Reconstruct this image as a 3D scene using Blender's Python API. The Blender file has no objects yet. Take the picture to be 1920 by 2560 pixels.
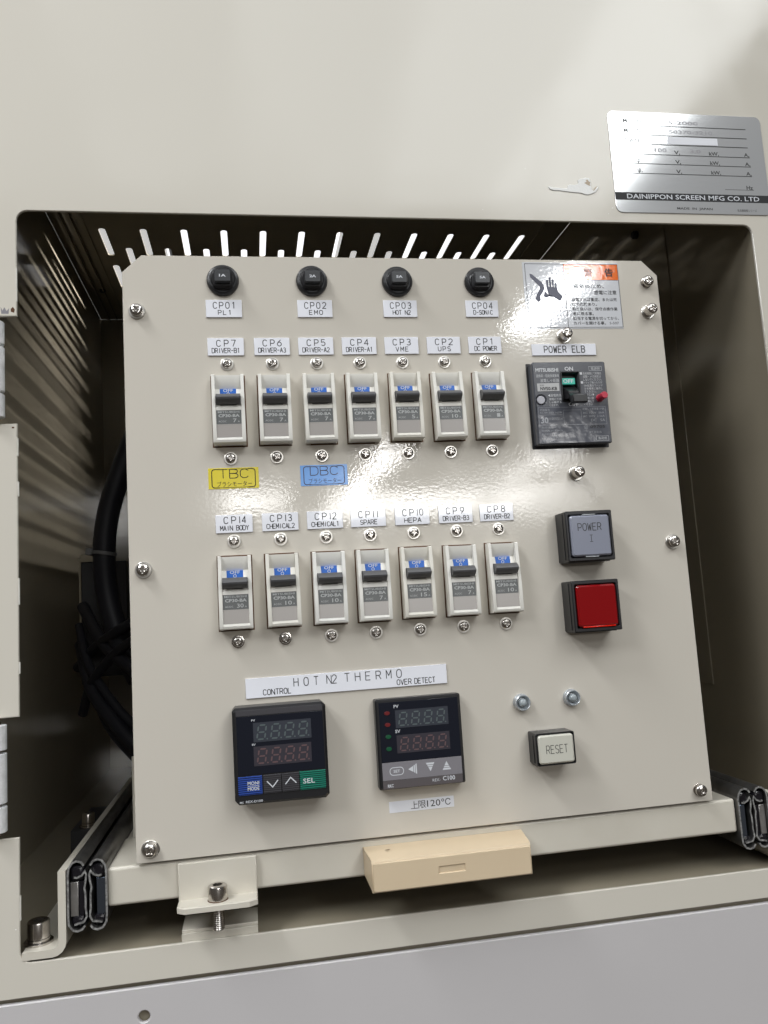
import bpy, bmesh, math, random
from mathutils import Vector, Matrix
from mathutils.geometry import tessellate_polygon
random.seed(7)
S = bpy.context.scene
COL = S.collection
MM = 0.001
PI = math.pi

# ------------------------------------------------------------------ camera
cam = bpy.data.cameras.new('camera'); camo = bpy.data.objects.new('camera', cam); COL.objects.link(camo)
cam.sensor_fit = 'HORIZONTAL'; cam.sensor_width = 36; cam.lens = 36*1993.2/1920
cam.clip_start = 0.01; cam.clip_end = 60
RX = (0.98523534, -0.04182235, 0.16601872); DN = (0.06190948, 0.99111446, -0.11772573); NI = (-0.15961999, 0.12626568, 0.97907019)
cx_ = Vector((RX[0], NI[0], -DN[0])); cd_ = Vector((RX[1], NI[1], -DN[1])); cf_ = Vector((RX[2], NI[2], -DN[2]))
camo.matrix_world = Matrix(((cx_[0], -cd_[0], -cf_[0], 0), (cx_[1], -cd_[1], -cf_[1], -0.45), (cx_[2], -cd_[2], -cf_[2], 0), (0, 0, 0, 1)))
S.camera = camo

# ------------------------------------------------------------------ room light
S.view_settings.view_transform = 'Standard'; S.view_settings.look = 'None'; S.view_settings.gamma = 1
S.view_settings.exposure = -0.29
W = bpy.data.worlds.new('World'); S.world = W; W.use_nodes = True
nt = W.node_tree; bg = nt.nodes['Background']
tc = nt.nodes.new('ShaderNodeTexCoord'); sp = nt.nodes.new('ShaderNodeSeparateXYZ')
rp = nt.nodes.new('ShaderNodeValToRGB'); ma = nt.nodes.new('ShaderNodeMath'); ma.operation = 'MULTIPLY_ADD'; ma.inputs[1].default_value = .5; ma.inputs[2].default_value = .5
nt.links.new(tc.outputs['Generated'], sp.inputs[0]); nt.links.new(sp.outputs['Z'], ma.inputs[0]); nt.links.new(ma.outputs[0], rp.inputs[0]); nt.links.new(rp.outputs[0], bg.inputs[0])
e = rp.color_ramp.elements; e[0].position = 0; e[0].color = (.10, .09, .075, 1); e[1].position = 1; e[1].color = (.7, .7, .72, 1)
for p, c in ((.42, (.11, .095, .08, 1)), (.53, (.10, .095, .088, 1)), (.66, (.08, .079, .08, 1)), (.85, (.16, .16, .165, 1))):
    q = rp.color_ramp.elements.new(p); q.color = c
bg.inputs[1].default_value = 1.0

def lamp(name, x, y, z, sx, sy, rad, col=(1, .985, .96)):
    """ceiling fixture or added fill light, facing down; rad = radiance"""
    l = bpy.data.lights.new(name, 'AREA'); l.shape = 'RECTANGLE'; l.size = sx; l.size_y = sy
    l.energy = rad*sx*sy*PI; l.color = col
    o = bpy.data.objects.new(name, l); COL.objects.link(o); o.location = (x, y, z); return o
HL = 1.8
for k, rad in enumerate((7.6, 5.0, 3.4, 2.2, 1.4)): lamp('ceiling_or_fill_lamp', 1.42-.56*k, -1.95, HL, .56, 1.9, rad, (.97, 1, 1))  # strips beyond the first are added, fading leftward for an even sheen
lamp('ceiling_or_fill_lamp', 1.88, -4.05, HL, .24, 1.05, 62, (.97, .99, 1))
lamp('ceiling_or_fill_lamp', 1.66, -9.1, HL, .28, 2.0, 44)
lamp('ceiling_or_fill_lamp', 1.62, -11.3, HL, .3, 1.9, 44)
lamp('ceiling_or_fill_lamp', .05, -12.5, HL, 1.1, 2.4, 21)
lamp('ceiling_or_fill_lamp', 3.6, -13.6, HL, 4.6, 3.2, 23)
lamp('ceiling_or_fill_lamp', 3.85, -9.1, HL, .5, .9, 42)
lamp('ceiling_or_fill_lamp', 3.85, -10.5, HL, .4, .9, 28)
lamp('ceiling_or_fill_lamp', -.95, -.6, 1.5, .34, .6, 38, (.965, .985, 1))  # added upper left fill, brightens the left of the panel
lamp('ceiling_or_fill_lamp', -.85, -.9, .75, .3, .5, 25, (.965, .985, 1))  # another added fill, low and close, strengthens the fade to the right
lamp('ceiling_or_fill_lamp', 2.35, 1.3, HL-.05, .17, 2.3, 1150)      # behind the machine: shines through its vent slots

# ------------------------------------------------------------------ materials
def mat(name, col, rough=.5, metal=0, bump=None, coat=0, emis=None, spec=.5, trans=0, vary=None, coat_rough=.05, aniso=0):
    m = bpy.data.materials.new(name); m.use_nodes = True; n = m.node_tree; b = n.nodes['Principled BSDF']
    b.inputs['Base Color'].default_value = (*col, 1); b.inputs['Roughness'].default_value = rough; b.inputs['Metallic'].default_value = metal
    b.inputs['Specular IOR Level'].default_value = spec; b.inputs['Coat Weight'].default_value = coat; b.inputs['Coat Roughness'].default_value = coat_rough
    b.inputs['Transmission Weight'].default_value = trans
    t = n.nodes.new('ShaderNodeTexCoord')
    if vary:       # (scale, amount, darker colour)
        no = n.nodes.new('ShaderNodeTexNoise'); no.inputs['Scale'].default_value = vary[0]; no.inputs['Detail'].default_value = 5; no.inputs['Roughness'].default_value = .6
        n.links.new(t.outputs['Object'], no.inputs['Vector'])
        mp = n.nodes.new('ShaderNodeMapRange'); mp.inputs[1].default_value = .35; mp.inputs[2].default_value = .75; mp.inputs[4].default_value = vary[1]
        n.links.new(no.outputs[0], mp.inputs[0])
        mx = n.nodes.new('ShaderNodeMix'); mx.data_type = 'RGBA'; mx.inputs[6].default_value = (*col, 1); mx.inputs[7].default_value = (*vary[2], 1)
        n.links.new(mp.outputs[0], mx.inputs[0]); n.links.new(mx.outputs[2], b.inputs['Base Color'])
    if bump:       # (scale, metres)
        last = None
        for sc, d in bump:
            no = n.nodes.new('ShaderNodeTexNoise'); no.inputs['Scale'].default_value = sc; no.inputs['Detail'].default_value = 1.5
            n.links.new(t.outputs['Object'], no.inputs['Vector'])
            bu = n.nodes.new('ShaderNodeBump'); bu.inputs['Strength'].default_value = 1; bu.inputs['Distance'].default_value = d
            n.links.new(no.outputs[0], bu.inputs['Height'])
            if last: n.links.new(last.outputs[0], bu.inputs['Normal'])
            last = bu
        n.links.new(last.outputs[0], b.inputs['Normal'])
        if coat: n.links.new(last.outputs[0], b.inputs['Coat Normal'])
    if emis: b.inputs['Emission Color'].default_value = (*emis, 1); b.inputs['Emission Strength'].default_value = 1
    return m
def smudge(m, lo, hi, sc):
    n = m.node_tree; b = n.nodes['Principled BSDF']; t = n.nodes['Texture Coordinate']
    no = n.nodes.new('ShaderNodeTexNoise'); no.inputs['Scale'].default_value = sc; no.inputs['Detail'].default_value = 4; no.inputs['Distortion'].default_value = .6
    mp = n.nodes.new('ShaderNodeMapRange'); mp.inputs[1].default_value = .4; mp.inputs[2].default_value = .7; mp.inputs[3].default_value = lo; mp.inputs[4].default_value = hi
    n.links.new(t.outputs['Object'], no.inputs['Vector']); n.links.new(no.outputs[0], mp.inputs[0]); n.links.new(mp.outputs[0], b.inputs['Roughness'])
def individual(m, other, amt):
    n = m.node_tree; b = n.nodes['Principled BSDF']; src = b.inputs['Base Color'].links[0].from_socket
    oi = n.nodes.new('ShaderNodeObjectInfo'); mu = n.nodes.new('ShaderNodeMath'); mu.operation = 'MULTIPLY'; mu.inputs[1].default_value = amt
    mx = n.nodes.new('ShaderNodeMix'); mx.data_type = 'RGBA'; mx.inputs[7].default_value = (*other, 1)
    n.links.new(oi.outputs['Random'], mu.inputs[0]); n.links.new(mu.outputs[0], mx.inputs[0]); n.links.new(src, mx.inputs[6]); n.links.new(mx.outputs[2], b.inputs['Base Color'])
PAINT = (.615, .575, .508)
M = {}
M['panel'] = mat('cream_panel_paint', PAINT, .07, bump=[(560, .000023)], vary=(9, .25, (.57, .535, .475)))
M['face'] = mat('cream_cabinet_paint', (.635, .60, .53), .12, bump=[(420, .000006)], vary=(7, .25, (.60, .565, .495)))
M['frame'] = mat('cream_frame_paint', (.62, .585, .51), .3, bump=[(500, .000012)], vary=(30, .35, (.53, .48, .40)))
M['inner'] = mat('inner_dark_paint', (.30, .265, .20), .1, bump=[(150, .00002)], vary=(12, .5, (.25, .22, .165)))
M['cover'] = mat('pale_grey_cover_paint', (.55, .53, .535), .4, bump=[(500, .00001)], vary=(8, .3, (.48, .465, .468)))
M['chip'] = mat('exposed_white_filler', (.86, .86, .84), .55, bump=[(900, .0001)])
M['chip_dark'] = mat('exposed_brown_metal', (.45, .36, .26), .5)
M['rust'] = mat('rusty_hole', (.10, .045, .02), .9)
M['white_plate'] = mat('white_label_plate', (.86, .87, .93), .05, vary=(60, .2, (.70, .71, .76)))
M['tape'] = mat('white_tape', (.72, .73, .78), .35)
M['ink'] = mat('black_engraving', (.02, .02, .022), .5, spec=.25)
M['ink_grey'] = mat('faded_grey_ink', (.06, .06, .06), .6, spec=.1)
M['breaker'] = mat('white_breaker_plastic', (.80, .79, .755), .33, bump=[(900, .000008)], vary=(90, .3, (.62, .60, .55)))
M['toggle'] = mat('dark_grey_toggle', (.095, .095, .10), .42, bump=[(1500, .00001)])
M['blue'] = mat('blue_flag', (.02, .14, .56), .3)
M['white_ink'] = mat('pale_print', (.62, .64, .68), .5)
M['grey_print'] = mat('grey_name_print', (.115, .12, .12), .35)
M['light_on_grey'] = mat('pale_grey_print', (.42, .43, .43), .45)
M['taupe'] = mat('taupe_name_field', (.36, .335, .315), .25)
M['black'] = mat('black_plastic', (.013, .013, .015), .33, bump=[(1200, .00001)])
M['black_matte'] = mat('black_matte_plastic', (.018, .018, .02), .55)
M['btn_black'] = mat('dark_button_top', (.032, .034, .038), .35)
M['steel'] = mat('stainless_steel', (.62, .59, .56), .22, 1, vary=(900, .6, (.42, .39, .36)))
M['washer'] = mat('zinc_washer', (.72, .70, .66), .3, 1)
M['zinc'] = mat('zinc_hinge', (.95, .96, .98), .4, .12, vary=(300, .5, (.55, .56, .58)))
M['rail'] = mat('greasy_rail_steel', (.50, .49, .48), .3, .8, vary=(120, .6, (.20, .19, .18)))
M['rail_dark'] = mat('dark_greasy_rail', (.20, .195, .19), .28, .8, vary=(120, .6, (.06, .055, .05)))
M['rail_cut'] = mat('bright_cut_rail_edge', (.52, .52, .51), .32, .5, bump=[(900, .0002)], vary=(600, 1.0, (.05, .05, .05)))
M['blue_rail'] = mat('blued_rail_steel', (.22, .27, .36), .25, 1)
M['grease'] = mat('black_grease', (.01, .009, .012), .2)
M['yellow'] = mat('yellow_tape', (.72, .60, .03), .22, bump=[(200, .00002)], vary=(200, .3, (.66, .53, .02)))
M['bluetape'] = mat('blue_tape', (.13, .34, .76), .18, bump=[(200, .00002)])
M['silver'] = mat('silver_warning_film', (.62, .63, .66), .07, bump=[(560, .000023)])
M['orange'] = mat('orange_print', (.80, .15, .012), .07, bump=[(560, .000023)])
M['navy'] = mat('navy_print', (.03, .032, .07), .3)
M['alu'] = mat('brushed_aluminium_plate', (.76, .77, .78), .10, .6)
M['elb'] = mat('charcoal_breaker_face', (.078, .082, .095), .2, bump=[(350, .00002)])
M['elb_film'] = mat('clear_film_over_rating', (.10, .105, .125), .12, bump=[(180, .00012)])
M['elb_ink'] = mat('grey_breaker_print', (.60, .61, .63), .4)
M['green'] = mat('green_flag', (.03, .50, .38), .35)
M['red'] = mat('red_test_button', (.50, .018, .05), .4)
M['red_lens'] = mat('red_button_lens', (.24, .002, .004), .09, coat=.6)
M['red_edge'] = mat('bright_red_lens_edge', (.80, .015, .005), .1)
M['grey_lens'] = mat('grey_button_lens', (.27, .285, .35), .1, coat=.5)
M['white_lens'] = mat('cream_button_lens', (.60, .59, .52), .18)
M['clear'] = mat('clear_plastic_rim', (.42, .44, .46), .12)
M['led_lens'] = mat('clear_led_lens', (.32, .36, .38), .12, coat=.5)
M['chrome'] = mat('chrome_bezel', (.55, .58, .61), .3, .6)
M['peach'] = mat('peach_handle_plastic', (.67, .54, .375), .38, bump=[(900, .000008)], vary=(40, .35, (.60, .47, .32)))
M['screen'] = mat('black_screen', (.010, .012, .020), .14)
M['display_green'] = mat('smoky_display', (.045, .05, .064), .2)
M['display_red'] = mat('smoky_red_display', (.046, .042, .053), .2)
M['seg_g'] = mat('unlit_green_segment', (.085, .11, .115), .4)
M['seg_r'] = mat('unlit_red_segment', (.12, .07, .075), .4)
M['key_blue'] = mat('blue_key', (.02, .065, .34), .35)
M['key_green'] = mat('green_key', (.005, .19, .125), .35)
M['key_dark'] = mat('dark_key', (.05, .048, .055), .4)
M['key_grey'] = mat('grey_key_strip', (.22, .21, .23), .35)
M['key_brown'] = mat('brown_grey_strip', (.10, .088, .092), .35)
M['led_red'] = mat('unlit_red_led', (.15, .01, .012), .3)
M['led_green'] = mat('unlit_green_led', (.003, .085, .032), .3)
M['cable'] = mat('black_cable_rubber', (.011, .011, .015), .5, spec=.3)
M['tie'] = mat('grey_cable_tie', (.10, .10, .10), .5)
smudge(M['face'], .09, .2, 14); smudge(M['panel'], .05, .12, 25); individual(M['breaker'], (.74, .70, .60), .7)
M['pale_knob'] = mat('pale_grey_indicator', (.42, .42, .46), .35)
M['edge'] = mat('bare_sheet_edge', (.62, .60, .55), .5)

# ------------------------------------------------------------------ mesh builder (all in mm; x right, y into the machine, z up)
class B:
    def __init__(s): s.v = []; s.f = []; s.m = []; s.flatf = set()
    def add(s, vs, fs, m=0):
        o = len(s.v); s.v += [tuple(p) for p in vs]; s.f += [tuple(i+o for i in f) for f in fs]; s.m += [m]*len(fs); return s
    def addbm(s, bm, m=0):
        bm.verts.ensure_lookup_table(); bm.verts.index_update()
        s.add([v.co[:] for v in bm.verts], [[v.index for v in f.verts] for f in bm.faces], m); bm.free(); return s
    def box(s, x0, x1, y0, y1, z0, z1, bev=0, m=0, seg=2):
        bm = bmesh.new(); bmesh.ops.create_cube(bm, size=1)
        for v in bm.verts: v.co = Vector(((x0+x1)/2+v.co.x*(x1-x0), (y0+y1)/2+v.co.y*(y1-y0), (z0+z1)/2+v.co.z*(z1-z0)))
        if bev: bmesh.ops.bevel(bm, geom=bm.edges[:], offset=bev, segments=seg, affect='EDGES', profile=.5)
        bm.normal_update(); o = len(s.f)
        s.flatf |= {o+i for i, f in enumerate(bm.faces) if max(abs(c) for c in f.normal) > .9999}
        return s.addbm(bm, m)
    def plate(s, loops, y0, y1, bev=0, m=0):
        """loops of (x,z): first the outline, then holes; front at y0"""
        L = []
        for k, lp in enumerate(loops):
            a = sum(lp[i][0]*lp[(i+1) % len(lp)][1]-lp[(i+1) % len(lp)][0]*lp[i][1] for i in range(len(lp)))
            if (a > 0) != (k == 0): lp = lp[::-1]
            L.append(lp)
        def inset(lp, d):
            r = []
            n = len(lp)
            for i in range(n):
                p, q, t = Vector(lp[i-1]), Vector(lp[i]), Vector(lp[(i+1) % n])
                a = (q-p).normalized(); b = (t-q).normalized()
                na = Vector((-a.y, a.x)); nb = Vector((-b.y, b.x)); w = na+nb
                w = w/max(.3, w.dot(na)) if w.length > 1e-6 else na
                r.append((q.x+w.x*d, q.y+w.y*d))
            return r
        F = [inset(l, bev) for l in L] if bev else L
        tri = tessellate_polygon([[Vector((x, z, 0)) for x, z in l] for l in F])
        ff = [p for l in F for p in l]; bb = [p for l in L for p in l]; n = len(ff)
        vs = [(x, y0, z) for x, z in ff]+([(x, y0+bev, z) for x, z in bb] if bev else [])+[(x, y1, z) for x, z in bb]
        k2 = n if bev else 0; k3 = 2*n if bev else n
        fs = []
        for t in tri:
            a, b, c = (Vector((*ff[i], 0)) for i in t)
            ccw = (b-a).cross(c-a).z > 0
            t = t if ccw else t[::-1]
            fs.append(tuple(t)); fs.append(tuple(i+k3 for i in t[::-1]))
        o = 0
        for l in L:
            for i in range(len(l)):
                a, b = o+i, o+(i+1) % len(l)
                if bev: fs.append((a, a+k2, b+k2, b))
                fs.append((a+k2, a+k3, b+k3, b+k2))
            o += len(l)
        return s.add(vs, fs, m)
    def lathe(s, prof, cx=0, cz=0, seg=32, m=0, axis='y', cy=0, close=False):
        """prof (r, h): along -y (towards viewer h positive) or along z"""
        vs = []; fs = []
        for r, h in prof:
            for i in range(seg):
                a = 2*PI*i/seg
                vs.append((cx+r*math.cos(a), cy-h, cz+r*math.sin(a)) if axis == 'y' else (cx+r*math.cos(a), cy+r*math.sin(a), cz+h))
        for j in range(len(prof)-1):
            for i in range(seg):
                a, b = j*seg+i, j*seg+(i+1) % seg
                fs.append((a, b, b+seg, a+seg))
        fs.append(tuple(range(seg))[::-1]); fs.append(tuple(range((len(prof)-1)*seg, len(prof)*seg)))
        return s.add(vs, fs, m)
    def ribbon2d(s, pts, w, closed=False):
        L = []; R = []; n = len(pts)
        for i in range(n):
            q = Vector(pts[i])
            p = Vector(pts[i-1]) if (i > 0 or closed) else None; t = Vector(pts[(i+1) % n]) if (i < n-1 or closed) else None
            a = (q-p).normalized() if p is not None else (t-q).normalized(); b = (t-q).normalized() if t is not None else a
            na = Vector((-a.y, a.x)); nb = Vector((-b.y, b.x)); u = na+nb
            u = u/max(.5, u.dot(na)) if u.length > 1e-4 else na
            L.append(q+u*w/2); R.append(q-u*w/2)
        return L, R
    def ribbon(s, pts, w, y, closed=False, m=0):
        n = len(pts)
        if not closed:
            for i in range(1, n-1):
                a = (Vector(pts[i])-Vector(pts[i-1])).normalized(); c = (Vector(pts[i+1])-Vector(pts[i])).normalized()
                if a.dot(c) < .25:
                    e1 = Vector(pts[i])+a*w*.42; e2 = Vector(pts[i])-c*w*.42
                    s.ribbon(list(pts[:i])+[(e1.x, e1.y)], w, y, False, m); s.ribbon([(e2.x, e2.y)]+list(pts[i+1:]), w, y-.006, False, m); return s
        L, R = s.ribbon2d(pts, w, closed)
        vs = [(p.x, y, p.y) for p in L]+[(p.x, y, p.y) for p in R]; fs = []
        for i in range(n if closed else n-1):
            j = (i+1) % n; fs.append((i, n+i, n+j, j))
        return s.add(vs, fs, m)
    def strip(s, pts, w, y0, y1, m=0, cap=None):
        """thick profile along pts (x,z), extruded y0..y1"""
        L, R = s.ribbon2d(pts, w); n = len(pts); lp = L+R[::-1]; k = len(lp)
        vs = [(p.x, y0, p.y) for p in lp]+[(p.x, y1, p.y) for p in lp]
        fs = [(i, (i+1) % k, (i+1) % k+k, i+k) for i in range(k)]
        s.add(vs, fs, m); o = len(s.v)-2*k
        for i in range(n-1):
            for q in ((i, k-1-i, k-2-i, i+1), (i+k, i+1+k, 2*k-2-i, 2*k-1-i)): s.f.append(tuple(a+o for a in q)); s.m.append(cap if cap is not None else m)
        return s
    def flat(s, pts, y, m=0):
        tri = tessellate_polygon([[Vector((x, z, 0)) for x, z in pts]])
        fs = []
        for t in tri:
            a, b, c = (Vector((*pts[i], 0)) for i in t)
            fs.append(tuple(t) if (b-a).cross(c-a).z > 0 else tuple(t[::-1]))
        return s.add([(x, y, z) for x, z in pts], fs, m)
    def tube(s, pts, r, seg=12, m=0):
        vs = []; fs = []; pts = [Vector(p) for p in pts]; n = len(pts)
        for i, p in enumerate(pts):
            d = (pts[min(i+1, n-1)]-pts[max(i-1, 0)]).normalized()
            u = d.cross(Vector((0.3, 1, .2))).normalized(); w = d.cross(u)
            for k in range(seg):
                a = 2*PI*k/seg; q = p+(u*math.cos(a)+w*math.sin(a))*r; vs.append(q[:])
        for i in range(n-1):
            for k in range(seg):
                a, b = i*seg+k, i*seg+(k+1) % seg; fs.append((a, b, b+seg, a+seg))
        fs.append(tuple(range(seg))); fs.append(tuple(range((n-1)*seg, n*seg)))
        return s.add(vs, fs, m)
    def data(s, name, mats, smooth=25):
        me = bpy.data.meshes.new(name)
        me.from_pydata([(x*MM, y*MM, z*MM) for x, y, z in s.v], [], s.f)
        for mm_ in (mats if isinstance(mats, (list, tuple)) else [mats]): me.materials.append(M[mm_])
        for p, i in zip(me.polygons, s.m): p.material_index = i
        bm = bmesh.new(); bm.from_mesh(me); bmesh.ops.recalc_face_normals(bm, faces=bm.faces[:])
        if smooth:
            bm.faces.ensure_lookup_table()
            for f in bm.faces: f.smooth = True
            for ed in bm.edges:
                if len(ed.link_faces) != 2 or ed.calc_face_angle(4) > math.radians(smooth) or any(f.index in s.flatf for f in ed.link_faces): ed.smooth = False
        bm.to_mesh(me); bm.free()
        me.update(); return me

def obj(name, me, parent=None, loc=(0, 0, 0), rot=0):
    o = bpy.data.objects.new(name, me); COL.objects.link(o); o.location = Vector(loc)*MM
    if rot: o.rotation_euler = (0, rot, 0)
    if parent: o.parent = parent
    return o
def tag(o, label, cat, group=None):
    o['label'] = label; o['category'] = cat
    if group: o['group'] = group
    return o
def thing(name, label, cat, loc=(0, 0, 0), group=None, rot=0):
    return tag(obj(name, None, None, loc, rot), label, cat, group)
def part(name, b, mats, parent, loc=(0, 0, 0), smooth=25, label=None):
    o = obj(name, b.data(name, mats, smooth) if isinstance(b, B) else b, parent, loc)
    if label: o['label'] = label
    return o
def fp(v, p): return v*(450-p)/450      # a mark seen at v on the panel plane, moved onto a face p mm in front

# ------------------------------------------------------------------ lettering
def arc(cx, cy, rx, ry, a0, a1, n=7): return [(cx+rx*math.cos(math.radians(a0+(a1-a0)*i/n)), cy+ry*math.sin(math.radians(a0+(a1-a0)*i/n))) for i in range(n+1)]
ell = arc(2, 3, 2, 3, 90, 450, 20)
G = {  # stroke letters on a 4 x 6 grid
 'A': [[(0, 0), (2, 6), (4, 0)], [(.7, 2.1), (3.3, 2.1)]],
 'B': [[(0, 0), (0, 6), (2.4, 6)]+arc(2.4, 4.6, 1.4, 1.4, 90, -90)+[(0, 3.2)], [(2.4, 3.2)]+arc(2.4, 1.6, 1.6, 1.6, 90, -90)+[(0, 0)]],
 'C': [arc(2, 4, 2, 2, 25, 180)+arc(2, 2, 2, 2, 180, 335)],
 'D': [[(0, 0), (0, 6), (2, 6)]+arc(2, 4, 2, 2, 90, 0)+arc(2, 2, 2, 2, 0, -90)+[(0, 0)]],
 'E': [[(3.8, 0), (0, 0), (0, 6), (3.8, 6)], [(0, 3.1), (3.2, 3.1)]],
 'F': [[(0, 0), (0, 6), (3.8, 6)], [(0, 3.1), (3.2, 3.1)]],
 'G': [arc(2, 4, 2, 2, 25, 180)+arc(2, 2, 2, 2, 180, 360)+[(4, 2.7), (2.2, 2.7)]],
 'H': [[(0, 0), (0, 6)], [(4, 0), (4, 6)], [(0, 3.1), (4, 3.1)]],
 'I': [[(2, 0), (2, 6)]],
 'K': [[(0, 0), (0, 6)], [(3.8, 6), (0, 2.2)], [(1.3, 3.5), (4, 0)]],
 'L': [[(0, 6), (0, 0), (3.7, 0)]],
 'M': [[(0, 0), (0, 6), (2, 2.2), (4, 6), (4, 0)]],
 'N': [[(0, 0), (0, 6), (4, 0), (4, 6)]],
 'O': [arc(2, 4, 2, 2, 0, 180)+arc(2, 2, 2, 2, 180, 360)+[(4, 4)]],
 'P': [[(0, 0), (0, 6), (2.3, 6)]+arc(2.3, 4.3, 1.7, 1.7, 90, -90)+[(0, 2.6)]],
 'R': [[(0, 0), (0, 6), (2.3, 6)]+arc(2.3, 4.4, 1.6, 1.6, 90, -90)+[(0, 2.8)], [(2.2, 2.8), (4, 0)]],
 'S': [arc(2, 4.5, 1.9, 1.5, 25, 270)+arc(2, 1.5, 2, 1.5, 90, -155)],
 'T': [[(0, 6), (4, 6)], [(2, 6), (2, 0)]],
 'U': [[(0, 6), (0, 2)]+arc(2, 2, 2, 2, 180, 360)+[(4, 6)]],
 'V': [[(0, 6), (2, 0), (4, 6)]], 'W': [[(0, 6), (1, 0), (2, 4.6), (3, 0), (4, 6)]], 'X': [[(0, 0), (4, 6)], [(0, 6), (4, 0)]],
 'Y': [[(0, 6), (2, 3), (4, 6)], [(2, 3), (2, 0)]], '-': [[(.4, 3), (3.6, 3)]],
 '0': [arc(2, 4, 1.9, 2, 0, 180)+arc(2, 2, 1.9, 2, 180, 360)+[(3.9, 4)]],
 '1': [[(.9, 4.9), (2.2, 6), (2.2, 0)]], 'l': [[(2, 6), (2, 0)]],
 '2': [arc(2, 4.3, 1.9, 1.7, 165, -25)+[(.1, 0), (4, 0)]],
 '3': [arc(2, 4.55, 1.7, 1.45, 150, -90)+arc(2, 1.6, 1.9, 1.6, 85, -150)],
 '4': [[(3, 0), (3, 6), (0, 1.7), (4, 1.7)]],
 '5': [[(3.6, 6), (.5, 6), (.3, 3.4)]+arc(2, 1.9, 1.9, 1.9, 120, -150)],
 '6': [[(3.2, 6)]+arc(2, 2, 1.9, 2, 150, 180, 3)+arc(2, 1.9, 1.9, 1.9, 180, 520, 14)],
 '7': [[(0, 6), (4, 6), (1.6, 0)]],
 '8': [arc(2, 4.5, 1.6, 1.45, -90, 270, 14), arc(2, 1.55, 1.9, 1.55, 90, 450, 14)],
 '9': [[(.9, 0)]+arc(2, 4.1, 1.9, 1.9, -30, 0, 3)+arc(2, 4.1, 1.9, 1.9, 0, 340, 14)],
}
def strokes(b, txt, x0, x1, z0, h, w, y, gap=.45, m=0):
    """monoline text between x0 and x1, baseline z0, cap height h"""
    n = len(txt); adv = (x1-x0)/(n-gap*0 - (1-1/(1+gap)) if n > 0 else 1)
    cw = adv/(1+gap); x = x0; k = 0
    for c in txt:
        for st in G.get(c, []):
            b.ribbon([(x+px/4*cw, z0+pz/6*h) for px, pz in st], w, y-.012*(k % 4), m=m); k += 1
        x += adv
_tc = {}
def font(b, txt, x0, x1, z0, z1, y, bold=0, m=0, keep=False):
    """typeset text fitted into the rectangle"""
    key = (txt, bold)
    if key not in _tc:
        c = bpy.data.curves.new('t', 'FONT'); c.body = txt; c.size = 1; c.resolution_u = 2; c.offset = bold; c.fill_mode = 'FRONT'
        o = bpy.data.objects.new('t', c); COL.objects.link(o); dg = bpy.context.evaluated_depsgraph_get()
        me = bpy.data.meshes.new_from_object(o.evaluated_get(dg)); 
        vs = [v.co.copy() for v in me.vertices]; fs = [tuple(p.vertices) for p in me.polygons]
        bpy.data.objects.remove(o); bpy.data.curves.remove(c); bpy.data.meshes.remove(me)
        _tc[key] = (vs, fs)
    vs, fs = _tc[key]
    if not vs: return
    ax, bx = min(v.x for v in vs), max(v.x for v in vs); az, bz = min(v.y for v in vs), max(v.y for v in vs)
    if bx-ax < 1e-6: return
    sx = (x1-x0)/(bx-ax); sz = (z1-z0)/(bz-az) if bz-az > 1e-6 else sx
    if keep: sx = sz if x1 is None else sx
    b.add([(x0+(v.x-ax)*sx, y, z0+(v.y-az)*sz) for v in vs], fs, m)
def rect(b, x0, x1, z0, z1, w, y, m=0): b.ribbon([(x0, z0), (x1, z0), (x1, z1), (x0, z1)], w, y, True, m)
def rrect(x0, x1, z0, z1, r, n=5):
    return arc(x1-r, z1-r, r, r, 0, 90, n)+arc(x0+r, z1-r, r, r, 90, 180, n)+arc(x0+r, z0+r, r, r, 180, 270, n)+arc(x1-r, z0+r, r, r, 270, 360, n)

# ================================================================== THE CABINET
H = 375.; WL = -171.7; WR = 333.0; BK = 545.; FL = -167.
cab = thing('machine_cabinet', 'cream painted steel machine cabinet with a large rounded opening round the control drawer', 'cabinet')
r = 6
hole = [(332.3, 233-r)]+arc(332.3-r, 233.3-r, r, r, 0, 90, 6)+arc(-122.2+r, 233.6-r, r, r, 90, 180, 6)
hole += [(-122.2, 171.7), (-146, 171.7), (-146, 111), (-122.5, 111), (-122.6, -45.1), (-146, -45.1), (-146, -105.5), (-123, -105.5)]
hole += arc(-123.2+r, -166.6+r, r, r, 180, 270, 6)+arc(332.3-r, -166.9+r, r, r, 270, 360, 6)
b = B().plate([[(-260, -183.0), (560, -183.0), (560, 640), (-260, 640)], hole], 0, 1.6, .35)
part('front_face', b, 'face', cab, smooth=25)
def slot(cx, y0, y1, w=6.2):
    rr = w/2
    return arc(cx, y0+rr, rr, rr, 180, 360, 5)+arc(cx, y1-rr, rr, rr, 0, 180, 5)
slots = []
for k in range(3):
    ya = 305+41*k; off = 19.15*(k % 2)
    for i in range(12 - (k % 2)):
        slots.append(slot(-128.5+38.3*i+off, ya, ya+59))
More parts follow.
